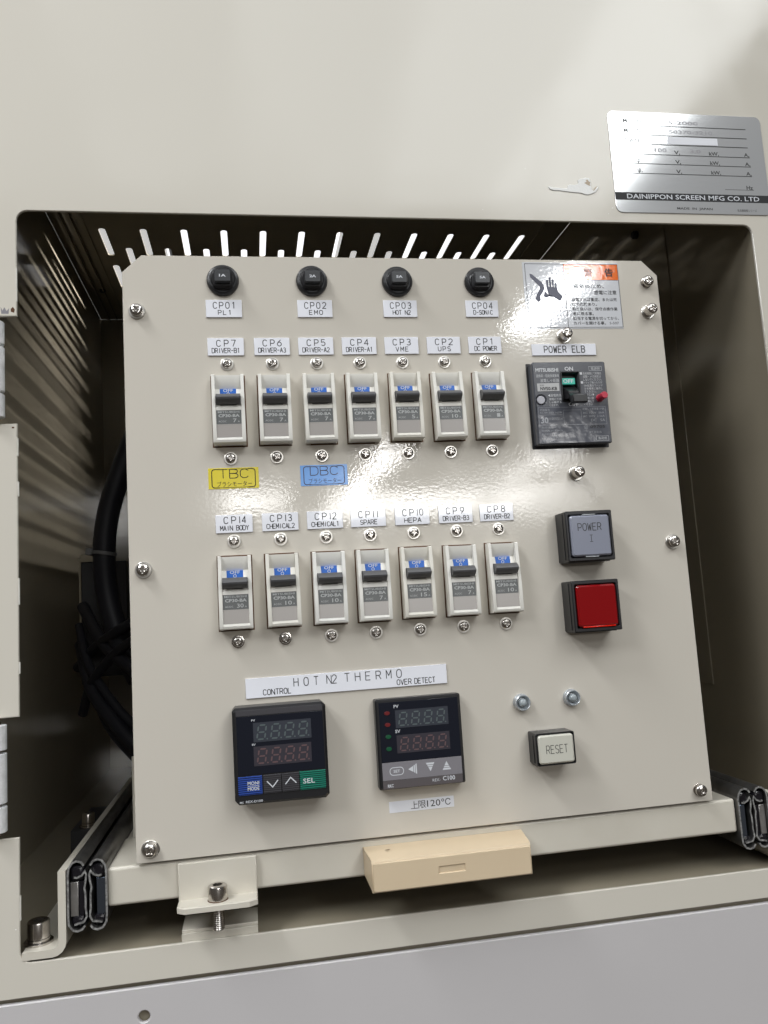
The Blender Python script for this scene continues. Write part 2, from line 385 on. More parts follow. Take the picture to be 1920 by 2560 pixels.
# vented top: built flat in (x, y) then laid horizontal
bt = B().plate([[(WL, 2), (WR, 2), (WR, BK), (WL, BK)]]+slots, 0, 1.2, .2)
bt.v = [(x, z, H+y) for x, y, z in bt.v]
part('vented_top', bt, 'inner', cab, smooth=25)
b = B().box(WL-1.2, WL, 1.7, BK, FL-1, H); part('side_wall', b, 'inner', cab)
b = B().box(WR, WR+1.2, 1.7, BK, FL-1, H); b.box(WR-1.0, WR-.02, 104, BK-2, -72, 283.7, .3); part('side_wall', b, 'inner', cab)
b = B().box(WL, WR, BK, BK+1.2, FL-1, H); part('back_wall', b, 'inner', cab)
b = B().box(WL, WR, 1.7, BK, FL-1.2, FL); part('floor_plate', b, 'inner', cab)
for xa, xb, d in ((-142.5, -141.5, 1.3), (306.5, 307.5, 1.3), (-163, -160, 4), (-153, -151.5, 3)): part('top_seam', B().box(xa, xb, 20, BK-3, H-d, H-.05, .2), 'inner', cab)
b = B().lathe([(3.4, 0), (3.4, 3), (2.6, 4.2)], seg=16, axis='z'); b.v = [(WR-1-(z), 146+x, 298+y) for x, y, z in b.v]
part('wall_stud', b, 'black_matte', cab)
b = B().lathe([(3.2, 0), (3.2, 2), (2.4, 3)], seg=16, axis='z'); b.v = [(-76.5*H/187+x, 450*(H/187.-1)+y, H-z) for x, y, z in b.v]
part('top_stud', b, 'black_matte', cab)
# chipped paint beside the nameplate
def kpt(x, y): return (194.2+(x-680)*.0535, 255.4+(150-y)*.0535)
outl = [kpt(*p) for p in [(678, 135), (700, 140), (745, 150), (800, 148), (850, 152), (905, 155), (918, 140), (920, 115), (950, 104), (1010, 108), (1045, 98), (1055, 80), (1050, 48), (1080, 30), (1120, 25), (1150, 12), (1200, 20), (1215, 60), (1212, 110), (1222, 165), (1245, 180), (1270, 150), (1300, 120), (1310, 118), (1300, 150), (1265, 190), (1220, 212), (1160, 228), (1120, 222), (1085, 208), (1020, 203), (960, 200), (910, 195), (860, 190), (800, 182), (740, 182), (700, 172), (680, 152)]]
b = B().plate([outl], -.5, -.002, .15)
b.flat([kpt(*p) for p in [(1130, 82), (1165, 60), (1150, 45), (1175, 35), (1190, 60), (1210, 70), (1198, 95), (1205, 118), (1170, 105)]], -.53, m=1)
b.flat([kpt(*p) for p in [(1238, 160), (1262, 135), (1285, 115), (1280, 135), (1255, 165)]], -.53, m=1)
part('paint_chip', b, ['chip', 'chip_dark'], cab, smooth=0)
for sx in [(-122.3, 75, .5, 4), (-122.4, 20, .5, 7), (-122.3, 190, .35, 10), (-122.4, -20, .5, 3), (-122.4, 98, .4, 5), (-122.9, -140, .4, 6)]:
    part('edge_wear', B().box(sx[0]-.25, sx[0]+sx[2]-.05, -.03, 1.2, sx[1]-sx[3], sx[1]+sx[3], .05), 'edge', cab)
for x, z, rr in ((180, 268, .5), (236, 243, .7), (252, 247, .4), (120, 330, .3), (-60, 290, .35), (233, 239, .5), (150, 240, .4), (-125, -150, .5)):
    part('paint_nick', B().plate([[(x+rr*random.uniform(.5, 1)*math.cos(a), z+rr*.6*random.uniform(.5, 1)*math.sin(a)) for a in [k*PI/4 for k in range(8)]]], -.08, -.002, .02), 'chip', cab, smooth=0)
b = B(); b.flat([(-130.3, 173), (-126.5, 173), (-126.2, 176.2), (-127.5, 174.6), (-128.7, 176.8), (-129.6, 174.9), (-130.6, 177)], -.03); b.flat([(-125.3, 174.2), (-123.6, 173.6), (-123.2, 175.4), (-124.2, 177), (-125.4, 175.8)], -.03, m=1)
b.flat(arc(-124.6, 108.8, .7, .5, 0, 345, 8), -.03, m=1); part('scuff_mark', b, ['key_grey', 'rust'], cab)
# lower cover plate
lc = thing('lower_cover', 'pale grey sheet cover along the bottom of the cabinet with one screw hole', 'cover', (0, 0, 0))
b = B().plate([[(-260, -420), (560, -420), (560, -186), (-260, -185.2)], arc(-63.7, -199.6, 2.9, 2.9, 0, 345, 23)], -.2, 2.2, .5)
part('sheet', b, 'cover', lc, smooth=0)
b = B().lathe([(2.88, 0), (2.88, .2)], -63.7, -199.6, 20, cy=4); part('hole_bottom', b, 'rust', lc)
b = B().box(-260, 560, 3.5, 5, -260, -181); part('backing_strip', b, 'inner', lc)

# hinges at the left edge
for zc, hh, lab in ((141, 27.3, 'upper zinc barrel hinge in the notch of the left cabinet edge'), (-75, 27.2, 'lower zinc barrel hinge in the notch of the left cabinet edge')):
    h = thing('hinge', lab, 'hinge', (-133.4, -1, zc), 'barrel hinges on the left cabinet edge')
    cut = [(-hh, -13.4), (-13.0, 13.0), (13.4, hh)]
    for a, c in cut:
        part('knuckle', B().lathe([(4.6, a+.6), (4.9, a+.9), (4.9, c-.9), (4.6, c-.6)][::1], seg=28, axis='z'), 'zinc', h)
    part('hinge_leaf', B().box(-12, -3, .5, 2.4, -hh+1, hh-1, .3), 'zinc', h)
    part('pin', B().lathe([(2.2, -hh-1), (2.2, hh+1)], seg=16, axis='z'), 'steel', h)

# room ceiling lights and glowing stretches of ceiling that show through the vent slots
M['tube'] = mat('lit_ceiling_light', (.8, .8, .8), .5, emis=(1.5, 1.5, 1.54))
for x, w, lab in ((.08, .78, 'left bright ceiling light behind the machine, seen through the vent slots'), (1.28, .95, 'right bright ceiling light behind the machine, seen through the vent slots')):
    t = thing('ceiling_panel', lab, 'ceiling light', (x*1000, 3600, 1820), 'ceiling lights seen through the slots')
    part('diffuser', B().box(-w*500, w*500, -800, 800, 0, 60, 5), 'tube', t)
M['ceiling_glow'] = mat('glowing_room_ceiling', (.8, .8, .8), .5, emis=(.62, .62, .61))  # ceiling brightness put in as emission, these stretches are no lamps
for x, w, lab in ((-.66, .62, 'dim ceiling light behind the machine, showing grey in the two leftmost vent slots'), (.64, .3, 'narrow dim ceiling light between the two bright ones, behind the vent slots')):
    t = thing('ceiling_panel', lab, 'ceiling light', (x*1000, 3600, 1820), 'ceiling lights seen through the slots')
    part('diffuser', B().box(-w*500, w*500, -800, 800, 0, 60, 5), 'ceiling_glow', t)

# ================================================================== DRAWER, SLIDES, BRACKETS
tray = thing('drawer_tray', 'cream sheet metal drawer tray whose front rail runs below the control panel', 'drawer')
fr = part('front_rail', B().box(-80.8, 276.8, 2.2, 60, -145.2, -126, 1.6, seg=4), 'frame', tray)
part('tray_top', B().box(-79.8, 275.8, 40, 330, -129, -127.2, .4), 'frame', tray)
part('tray_side', B().box(-79.8, -78.3, 40, 330, -145, -129.1, .3), 'frame', tray)
part('tray_side', B().box(274.3, 275.8, 40, 330, -145, -129.1, .3), 'frame', tray)
b = B().plate([[(-76, -127), (-70, -127), (-66, -112), (-66, -80), (-76, -80)]], 61.5, 63); b.box(-78, 200, 80, 82, -127, -112, .3); part('stiffener', b, 'frame', tray)

def slide(sgn, x0, lab):
    t = thing('drawer_slide', lab, 'drawer slide', (x0, 0, 0), 'ball bearing slides either side of the drawer')
    f = lambda pts: [(sgn*x, z) for x, z in pts]
    top = [(8.6, -122.8), (7.2, -120.9), (5.0, -120.2), (2.8, -121), (1.2, -123.3), (.7, -126)]
    bot = [(.7, -147.5), (1.0, -151.2), (2.8, -153.8), (5.2, -154.6), (7.4, -153.9), (8.8, -152.2)]
    top2 = [(x, z) for x, z in top]; 
    part('outer_rail', B().strip(f(top+bot), 1.0, .2, 340, cap=1), ['rail_dark', 'rail_cut'], t, smooth=50)
    mir = lambda pts: [(20.4-x, z) for x, z in pts]
    part('inner_rail', B().strip(f(mir(top+bot)), 1.0, -.2, 330, cap=1), ['rail_dark', 'rail_cut'], t, smooth=50)
    m1 = [(3.6, -128.2), (5.2, -128.6), (7.6, -127.6), (9.0, -125.6), (9.7, -127.5), (9.3, -131), (8.7, -134), (9.2, -137), (9.2, -144), (9.7, -148), (8.2, -150.6), (5.6, -150.9), (3.6, -151.4)]
    part('middle_rail', B().strip(f(m1), .9, .6, 335, cap=1), ['rail_dark', 'rail_cut'], t, smooth=50)
    part('middle_rail', B().strip(f([(20.9-x, z) for x, z in m1]), .9, .6, 335, cap=1), ['rail_dark', 'rail_cut'], t, smooth=50)
    part('web_liner', B().box(*sorted((sgn*1.4, sgn*5.4)), 2.5, 300, -148, -131, .4), 'rail', t)
    part('web_liner', B().box(*sorted((sgn*14.3, sgn*19)), 2.5, 300, -148, -130, .4), 'blue_rail', t)
    b = B()
    b.box(*sorted((sgn*1.6, sgn*8.4)), 1.5, 8, -130.6, -122.6, 1.8); b.box(*sorted((sgn*1.8, sgn*8.4)), 1.8, 8, -153, -147.5, 1.8)
    b.box(*sorted((sgn*12.2, sgn*18.8)), 1.5, 8, -130.0, -122.4, 1.8); b.box(*sorted((sgn*12.4, sgn*18.8)), 1.8, 8, -153, -147.5, 1.8); b.box(*sorted((sgn*5.6, sgn*8.4)), 3, 8, -148, -131, .5)
    part('ball_cage', b, 'grease', t)
    return t
slide(1, -100.6, 'greasy steel drawer slide at the left end of the drawer rail')
slide(-1, 297.3, 'greasy steel drawer slide at the right end of the drawer rail')
def lpath(x, s): return [(x, -124.3), (x, -158.5)]+[(x-s*(5-5*math.cos(a)), -158.5-5*math.sin(a)) for a in [PI/8, PI/4, 3*PI/8, PI/2]]+[(x-s*19.3, -163.5)]
t = thing('slide_bracket', 'cream L shaped bracket with a rounded foot left of the left drawer slide', 'bracket', group='brackets carrying the drawer slides')
part('bracket_plate', B().strip(lpath(-102.8, 1), 3.8, -.25, 330), 'frame', t)
t = thing('slide_bracket', 'cream L shaped bracket right of the right drawer slide', 'bracket', group='brackets carrying the drawer slides')
part('bracket_plate', B().strip(lpath(300.2, -1), 3.8, .3, 330), 'frame', t)

def cap_bolt(lab, loc, rh=5.2, hh=8, base=0, washer=True, shank=0):
    t = thing('socket_head_bolt', lab, 'bolt', loc, 'hexagon socket bolts around the drawer')
    seg = 36; b = B()
    prof = [(rh, 0), (rh, hh-1), (rh-.25, hh-.4), (rh-.9, hh)]
    vs = []; fs = []
    for r_, h_ in prof:
        for i in range(seg):
            a = 2*PI*i/seg; kn = .12 if (i % 2 and h_ > .5 and h_ < hh-.5) else 0
            vs.append(((r_-kn)*math.cos(a), (r_-kn)*math.sin(a), h_))
    hexr = rh*.56
    def hexp(a): 
        k = (a % (PI/3))-PI/6; return hexr*math.cos(PI/6)/math.cos(k)
    for h_ in (hh, hh-3.5):
        for i in range(seg):
            a = 2*PI*i/seg; q = hexp(a); vs.append((q*math.cos(a), q*math.sin(a), h_))
    for j in range(5):
        for i in range(seg):
            p, q = j*seg+i, j*seg+(i+1) % seg; fs.append((p, q, q+seg, p+seg))
    fs.append(tuple(range(5*seg, 6*seg))); b.add(vs, fs)
    part('bolt_head', b, 'steel', t, smooth=30)
    if washer:
        part('spring_washer', B().lathe([(rh+.2, -1.6), (rh+.2, -.2)], seg=32, axis='z'), 'steel', t)
        part('washer', B().lathe([(rh+1.7, -2.9), (rh+1.7, -1.75)], seg=32, axis='z'), 'steel', t)
    if shank:
        pr = []
        z = -3
        while z > -shank: pr += [(2.7, z), (3.0, z-.5), (2.7, z-1.0)]; z -= 1.0
        part('thread', B().lathe(pr, seg=20, axis='z'), 'steel', t, smooth=80)
    return t
cap_bolt('steel socket bolt with washers in the bottom left corner of the opening', (-117.2, 12, -158.8), 5.6, 8.4)
cap_bolt('small dark socket bolt far back on the floor, left of the left slide', (-118, 145, -134), 4.2, 6.5)
part('stand', B().box(-10, 8, -8, 60, -33, -3, .5), 'black_matte', bpy.data.objects['socket_head_bolt.001'])
cap_bolt('steel socket bolt standing in the folded catch bracket below the panel', (-24.6, -6, -144.9), 5.0, 7.2, washer=False, shank=15)

t = thing('catch_bracket', 'cream folded bracket with clipped corners on the drawer front rail, bolt through it', 'bracket')
b = B(); b.box(-44.9, -4.2, -.9, 2.1, -147.5, -126.9, .6)
fl = [(-44.9, 2.0), (-4.2, 2.0), (-4.2, -11), (-8.5, -13.6), (-41, -13.6), (-44.9, -10.5)]
f2 = B().plate([fl], 0, 3.0, .5); b.add([(x, z, -145.2-y) for x, y, z in f2.v], f2.f)
part('folded_plate', b, 'frame', t)
part('bolt_hole_rim', B().lathe([(5.3, .0), (5.3, .25)], -24.6, -145.15, 28, axis='z', cy=-6), 'rust', t)
t = thing('stop_block', 'low cream angle under the catch bracket, standing behind the bottom lip', 'stop')
part('angle_plate', B().box(-44.2, -4.8, 3.3, 25, -163.5, -161.6, .5).box(-44.2, -4.8, 1.8, 3.3, -167, -163, .4), 'frame', t)

hd = thing('pull_handle', 'peach plastic pull handle on the drawer front rail', 'handle', (97.5, 0, -139))
# shell: local coordinates
b = B()
X0, X1 = -44.2, 46.2
prof_o = [(2, 9.4), (-16.2, 8.0), (-17.6, 7.4), (-18.3, 6), (-18.3, -7.6), (-17.8, -8.6), (-16.8, -8.8)]
prof_i = [(-15.6, -8.6), (-15.6, 5.4), (2, 6.4)]
pr = prof_o+prof_i
def taper(x, y): return x*(1-(-y)*.0022 if y < 0 else 1)
n = len(pr)
vs = [(taper(X0, y), y, z) for y, z in pr]+[(taper(X1, y), y, z) for y, z in pr]
fs = [(i, (i+1) % n, (i+1) % n+n, i+n) for i in range(n)]
b.add(vs, fs)
for xa, xb in ((X0, X0+2.6), (X1-2.6, X1)):
    sd = [(2, 8.8), (-16.2, 7.5), (-17.9, 5.8), (-17.9, -7.9), (-16.8, -8.5), (2, -5.0)]
    xa, xb = (xa+.06, xb) if xa < 0 else (xa, xb-.06)
    k = len(sd)
    vs = [(taper(xa, y), y, z) for y, z in sd]+[(taper(xb, y), y, z) for y, z in sd]
    b.add(vs, [(i, (i+1) % k, (i+1) % k+k, i+k) for i in range(k)]+[tuple(range(k)), tuple(range(k, 2*k))])
part('handle_shell', b, 'peach', hd, smooth=35)
tx0, tx1 = taper(X0, -18.3), taper(X1, -18.3)
hx0, hx1 = fp(94.4, 18)-97.5, fp(109.2, 18)-97.5
part('front_pad', B().plate([rrect(tx0+.5, tx1-.5, -8.0, 6.3, 1.0), rrect(hx0, hx1, fp(-147.1, 18)+139, fp(-143.6, 18)+139, .2)], -19.0, -18.2, .3), 'peach', hd)
xa, xb = fp(94.4, 18)-97.5, fp(109.2, 18)-97.5; za, zb = fp(-147.1, 18)+139, fp(-143.6, 18)+139
b = B(); b.ribbon([(xa, za), (xb, za), (xb, zb), (xa, zb)], .25, -18.34, True)
for i in range(5): b.ribbon([(xa+9+i*.7, za+.7), (xa+9.3+i*.7, za+2.4)], .2, -18.36)
part('maker_mark_frame', b, 'peach', hd)
b = B().flat([(-33.8, -6.4), (-31, -6), (-30.2, -5.4), (-31.2, -5), (-33, -5.6)], 0); b.v = [(x, z-1.5, 9.3) for x, y, z in b.v]; part('burn_mark', b, 'rust', hd)

# ================================================================== CONTROL PANEL
PL, PR, PT, PB = -65.8, 261.6, 207.8, -124.9
pan = thing('control_panel', 'large cream steel control panel plate with clipped top corners', 'panel')
c = 9.6
hl = [arc(-58.2, -118.4, 4.3, 4.3, 0, 345, 23), arc(253.7, 193.4, 3.6, 3.6, 0, 345, 23)]
b = B().plate([[(PL, PB), (PR, PB), (PR, PT-c), (PR-c, PT), (PL+c+1.2, PT), (PL, PT-c-.6)]]+hl, 0, 2.0, .25)
part('plate', b, 'panel', pan, smooth=25)
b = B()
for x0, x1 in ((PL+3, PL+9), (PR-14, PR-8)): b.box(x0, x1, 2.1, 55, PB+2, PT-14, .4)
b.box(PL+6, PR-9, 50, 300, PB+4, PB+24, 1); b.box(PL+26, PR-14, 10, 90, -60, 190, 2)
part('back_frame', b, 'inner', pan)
# dark backing discs behind the two open screw holes
part('hole_backing', B().lathe([(6, 0), (6, .6)], -58.2, -118.4, 20, cy=3).lathe([(5, 0), (5, .6)], 253.7, 193.4, 20, cy=3), 'navy', pan)

# ---- screws
def screw_mesh(R, hdome, base, tall):
    b = B(); n = 26; vs = []; fs = []
    rings = 12; seg = 32
    for j in range(rings+1):
        rr = R*(j/rings)**.8
        for i in range(seg):
            a = 2*PI*i/seg; x, z = rr*math.cos(a), rr*math.sin(a)
            h = base+tall+hdome*math.sqrt(max(0, 1-(rr/R)**2*.93))
            # cross recess
            u, v = abs(x), abs(z); cw = R*.15
            dd = max(0, 1-min(u, v)/cw) if min(u, v) < cw and max(u, v) < R*.58 else 0
            ddc = max(0, 1-rr/(R*.36))
            edge = min(1, max(0, (R*.60-max(u, v))/(R*.12)))
            h -= R*.42*max(min(1, dd*1.8)*edge, ddc)
            vs.append((x, -h, z))
    for j in range(rings):
        for i in range(seg):
            p, q = j*seg+i, j*seg+(i+1) % seg; fs.append((p, q, q+seg, p+seg))
    b.add(vs, fs)
    b.lathe([(R*.93, base), (R, base+.15), (R, base+tall+hdome*.26)], seg=32)
    return b.data('screw_head', 'steel', 35)
small_head = screw_mesh(2.75, 1.3, 1.1, .5)
small_tall = screw_mesh(2.6, 1.3, 1.6, .8)
big_head = screw_mesh(3.4, 1.6, 2.3, .9)
big_tall = screw_mesh(3.3, 1.6, 5.0, 1.2)
def ring_mesh(name, ri, ro, y0, h, m): 
    return B().lathe([(ro, y0), (ro, y0+h*.8), (ro-.2, y0+h), (ri, y0+h)], seg=36).data(name, m)
w_small = ring_mesh('washer', 2.2, 3.75, 0, .5, 'washer'); sw_small = ring_mesh('spring_washer', 1.7, 2.6, .5, .7, 'steel')
w_big = ring_mesh('washer', 2.8, 4.5, 0, .8, 'washer'); sw_big = ring_mesh('spring_washer', 2, 3.5, .8, 1.3, 'steel')
sw_tall = ring_mesh('spring_washer', 2, 3.3, .8, 4.0, 'steel')
w_dark = ring_mesh('washer', 2.2, 3.5, 0, .4, 'steel')
def screw(x, z, lab, kind='s', group='cross head screws holding the circuit breakers'):
    t = thing('panel_screw', lab, 'screw', (x, 0, z), group, random.uniform(0, PI/2))
    if kind == 's': obj('washer', w_small, t); obj('spring_washer', sw_small, t); obj('screw_head', small_head, t)
    elif kind == 'd': obj('washer', w_dark, t); obj('spring_washer', sw_small, t); obj('screw_head', small_head, t)
    elif kind == 'b': obj('washer', w_big, t); obj('spring_washer', sw_big, t); obj('screw_head', big_head, t)
    elif kind == 't': obj('washer', w_big, t); obj('spring_washer', sw_tall, t); obj('screw_head', big_tall, t)
    elif kind == 'n': obj('washer', w_dark, t); obj('screw_head', big_head, t)
    for ch in t.children: ch.rotation_euler[1] = 0
    return t
CX = [-9.2, 16.6, 42.2, 67.5, 92.9, 118.4, 143.8]
TOPN = ['CP7', 'CP6', 'CP5', 'CP4', 'CP3', 'CP2', 'CP1']; BOTN = ['CP14', 'CP13', 'CP12', 'CP11', 'CP10', 'CP9', 'CP8']
for i, x in enumerate(CX):
    screw(x, 142.8, 'small cross head screw above the breaker of the %s label' % TOPN[i])
    screw(x, 88.1, 'small cross head screw below the breaker of the %s label' % TOPN[i])
    screw(x, 41.2, 'small cross head screw between the %s label and its breaker' % BOTN[i])
    screw(x, -14.0, 'small cross head screw below the breaker of the %s label' % BOTN[i], 's' if i not in (0, 1) else 'd')
g2 = 'larger cross head screws fixing the control panel'
screw(-58.1, 174.3, 'large cross head screw at the upper left edge of the control panel', 'b', g2)
screw(-58.2, 27.9, 'large cross head screw halfway down the left edge of the control panel', 'b', g2)
screw(-58.6, -118.0, 'large cross head screw in an oversize hole at the bottom left corner of the panel', 'b', g2)
screw(253.5, 193.2, 'large cross head screw without washer beside the clipped top right corner', 'n', g2)
screw(252.6, 173.9, 'large cross head screw with washer just below the top right corner one', 't', g2)
screw(252.8, 28.5, 'large cross head screw halfway down the right edge of the control panel', 'b', g2)
screw(253.2, -118.0, 'large cross head screw at the bottom right corner of the control panel', 'n', g2)
screw(195.2, 158.4, 'tall cross head screw between the warning sticker and the POWER ELB label', 't', g2)
screw(194.9, 72.6, 'tall cross head screw below the charcoal earth leakage breaker', 't', g2)

# ---- engraved label plates
def label(x0, x1, z0, z1, lines, lab, group=None, matl='white_plate', th=.9):
    w, h = x1-x0, z1-z0; cx, cz = (x0+x1)/2, (z0+z1)/2
    t = thing('label_plate', lab, 'label', (cx, 0, cz), group)
    part('plate', B().box(-w/2, w/2, -th, -.01, -h/2, h/2, .18), matl, t)
    b = B()
    for tx, a, c_, zb, hh, sw, gp in lines: strokes(b, tx, a-cx, c_-cx, zb-cz, hh, sw, -th-.03, gp)
    part('lettering', b, 'ink', t, smooth=0)
    return t
gl = 'engraved white label plates on the control panel'
for x, a, s2, x2 in ((-19.9, 'CP01', 'PL1', (6.9, 14.4)), (32.5, 'CP02', 'EMO', (6.8, 14.6)), (83.5, 'CP03', 'HOT N2', (5.6, 16.2)), (134.1, 'CP04', 'D-SONIC', (4.7, 16.6))):
    label(x, x+20.4, 170.6, 181.0, [(a, x+4.2, x+16.8, 175.8, 3.7, .43, .62), (s2, x+x2[0], x+x2[1], 172.1, 2.6, .38, .28 if len(s2) > 3 else .6)], 'white engraved label reading %s over %s, under its round black button' % (a, s2), gl)
top2 = ['DRIVER-B1', 'DRIVER-A3', 'DRIVER-A2', 'DRIVER-A1', 'VME', 'UPS', 'DC POWER']
for x, a, s2 in zip([-19.7, 6.5, 31.9, 57.4, 82.8, 108.5, 134.1], TOPN, top2):
    w2 = (6.6, 14.2) if len(s2) == 3 else (2.4, 18.0) if len(s2) == 9 else (3.6, 17.4)
    label(x, x+20.4, 147.9, 158.2, [('C', x+5.1, x+7.4, 153.2, 3.7, .45, 0), ('P', x+9.4, x+11.7, 153.2, 3.7, .45, 0), (a[2:], x+13.3, x+15.7, 153.2, 3.7, .45, 0), (s2, x+w2[0], x+w2[1], 149.4, 2.7, .38, .62 if len(s2) == 3 else .24)], 'white engraved label reading %s over %s' % (a, s2), gl)
bot2 = ['MAIN BODY', 'CHEMICAL2', 'CHEMICAL1', 'SPARE', 'HEPA', 'DRIVER-B3', 'DRIVER-B2']
for x, a, s2 in zip([-18.9, 6.6, 31.8, 56.7, 82.4, 108.2, 133.1], BOTN, bot2):
    w2 = (5.4, 15.2) if len(s2) <= 5 else (2.5, 18.0)
    num = a[2:].replace('1', 'l') if len(a) == 4 else a[2:]
    L = [('C', x+4.6, x+6.9, 51.2, 3.7, .45, 0), ('P', x+8.8, x+11.1, 51.2, 3.7, .45, 0)]
    L += [(num, x+12.2, x+16.6, 51.2, 3.7, .45, .15)] if len(num) == 2 else [(num, x+13.0, x+15.4, 51.2, 3.7, .45, 0)]
    label(x, x+20.3, 46, 56.1, L+[(s2, x+w2[0], x+w2[1], 47.3, 2.6, .38, .3 if len(s2) <= 5 else .24)], 'white engraved label reading %s over %s' % (a, s2), gl)
label(173.8, 215.2, 146.1, 153.3, [('POWER ELB', 181.6, 207.8, 147.8, 4.1, .52, .42)], 'long white label reading POWER ELB above the charcoal breaker', gl)
label(-6.2, 106.4, -45.1, -34.4, [('HOT', 20.0, 33.5, -40.4, 4.5, .42, 1.3), ('N2', 38.2, 43.6, -40.3, 4.6, .42, .18), ('THERMO', 48.2, 80.3, -40.0, 4.5, .42, 1.15), ('CONTROL', 3.2, 18.4, -43.8, 2.9, .4, .32), ('OVER', 77.5, 85.7, -44.0, 2.9, .4, .32), ('DETECT', 87.6, 99.4, -44.0, 2.9, .4, .32)], 'long white label reading HOT N2 THERMO over the two temperature controllers', gl)
t = thing('tape_label', 'small white tape label with a Japanese limit of 120 degrees, below the right controller', 'label', (87.2, 0, -109.9))
part('tape', B().box(-18.3, 18.4, -.2, -.01, -3, 3, .05), 'tape', t)
b = B(); font(b, '上', -6.2, -2.1, -1.9, 2.1, -.23); font(b, '限', -1.9, 2.4, -2.0, 2.1, -.23); font(b, '120', 3.0, 10.6, -1.6, 1.9, -.23); font(b, '℃', 11.2, 16.4, -1.6, 2.0, -.23)
part('lettering', b, 'ink', t, smooth=0)
for x0, x1, mt, tx, nm in ((-22.0, 5.9, 'yellow', 'TBC', 'yellow'), (29.4, 56.4, 'bluetape', 'DBC', 'blue')):
    cx = (x0+x1)/2; w = x1-x0
    t = thing('tape_label', '%s tape label reading %s in a bracketed frame, under the upper breakers' % (nm, tx), 'label', (cx, 0, 76.8), 'coloured tape labels under the upper breakers')
    part('tape', B().box(-w/2, w/2, -.2, -.01, -5.9, 6, .05), mt, t)
    b = B(); strokes(b, tx, -w*.29, w*.30, .1, 5.0, .45, -.23, .28)
    font(b, 'ブラシモーター', -w*.33, w*.36, -4.6, -1.7, -.24)
    rx, rz = w*.43, 5.2
    b.ribbon([(-rx+4, rz), (-rx+2, rz)]+arc(-rx+1.5, rz-1.5, 1.5, 1.5, 90, 180, 5)+arc(-rx+1.5, -rz+1.5, 1.5, 1.5, 180, 270, 5)+[(-rx+4, -rz)], .5, -.23)
    b.ribbon([(rx-4, rz), (rx-2, rz)]+arc(rx-1.5, rz-1.5, 1.5, 1.5, 90, 0, 5)+arc(rx-1.5, -rz+1.5, 1.5, 1.5, 0, -90, 5)+[(rx-4, -rz)], .5, -.23)
    b.ribbon([(-rx+4, -rz), (rx-4, -rz)], .3, -.22); b.ribbon([(-rx+4, rz), (rx-4, rz)], .22, -.22)
    part('lettering', b, 'ink' if nm == 'yellow' else 'navy', t, smooth=0)

# ---- warning sticker
t = thing('warning_sticker', 'silver and orange Japanese electric shock warning sticker near the top right corner', 'sticker', (203.8, 0, 184.6))
part('film', B().box(-31.5, 31.5, -.2, -.01, -21.4, 21.4, .05), 'silver', t)
X = lambda v: v-203.8
Zz = lambda v: v-184.6
b = B().flat([(X(199), Zz(194.8)), (X(235), Zz(194.8)), (X(235), Zz(204.9)), (X(199), Zz(204.9))], -.23); part('orange_band', b, 'orange', t, smooth=0)
b = B(); rect(b, X(173.9), X(235), Zz(164.1), Zz(205), .28, -.26); b.ribbon([(X(199), Zz(164.1)), (X(199), Zz(205))], .25, -.255); b.ribbon([(X(199), Zz(194.7)), (X(235), Zz(194.7))], .25, -.25)
font(b, '警', X(212.3), X(217.9), Zz(196.9), Zz(202.4), -.26, .0); font(b, '告', X(226.2), X(231.7), Zz(196.9), Zz(202.4), -.26, .03)
font(b, '電気のため、', X(204.5), X(224.8), Zz(189.3), Zz(192.1), -.24, .01); font(b, '感電に注意', X(217.9), X(232.8), Zz(185.2), Zz(188.0), -.24, .01)
for k, (tx, xe) in enumerate([('感電すれば重症、または死', 232.6), ('亡の危険あり。', 219), ('取り扱いは、保守点検作業', 232.4), ('者に限る事。', 216.3), ('該当する電源を切ってから、', 232.8), ('カバーを開ける事。', 223.8)]):
    zc = 181.9-k*3.04; font(b, tx, X(202.6), X(xe), Zz(zc-1.1), Zz(zc+1.15), -.24, .012)
font(b, 'S-507', X(226.3), X(232.4), Zz(165.9), Zz(167.5), -.24)
part('lettering', b, 'ink', t, smooth=0)
b = B()
b.flat([(X(x), Zz(z)) for x, z in [(176.6, 198.6), (178.2, 198.2), (184.6, 192.6), (185.6, 189.4), (184.2, 186.4), (182.2, 184.0), (182.6, 181.6), (180.6, 180.2), (179.2, 182.4), (180.2, 185.4), (182.6, 188.8), (182.2, 190.6), (176.9, 196.2)]], -.25)
for fx, fz, l in ((187.7, 190.6, 4.2), (189.5, 191, 5.4), (191.3, 190.6, 4.6), (193.0, 189.6, 3.2)):
    b.flat(rrect(X(fx-.7), X(fx+.7), Zz(fz-2), Zz(fz+l), .68, 4), -.25-.01*(fx-187))
b.flat([(X(x), Zz(z)) for x, z in [(187, 190), (193.8, 189.8), (194.2, 187), (197, 184), (195, 181), (191, 183.6), (187.6, 185.2), (185.6, 187.2), (184.6, 184.2), (186.2, 183), (188, 184)]], -.33)
part('shock_pictogram', b, 'navy', t, smooth=0)

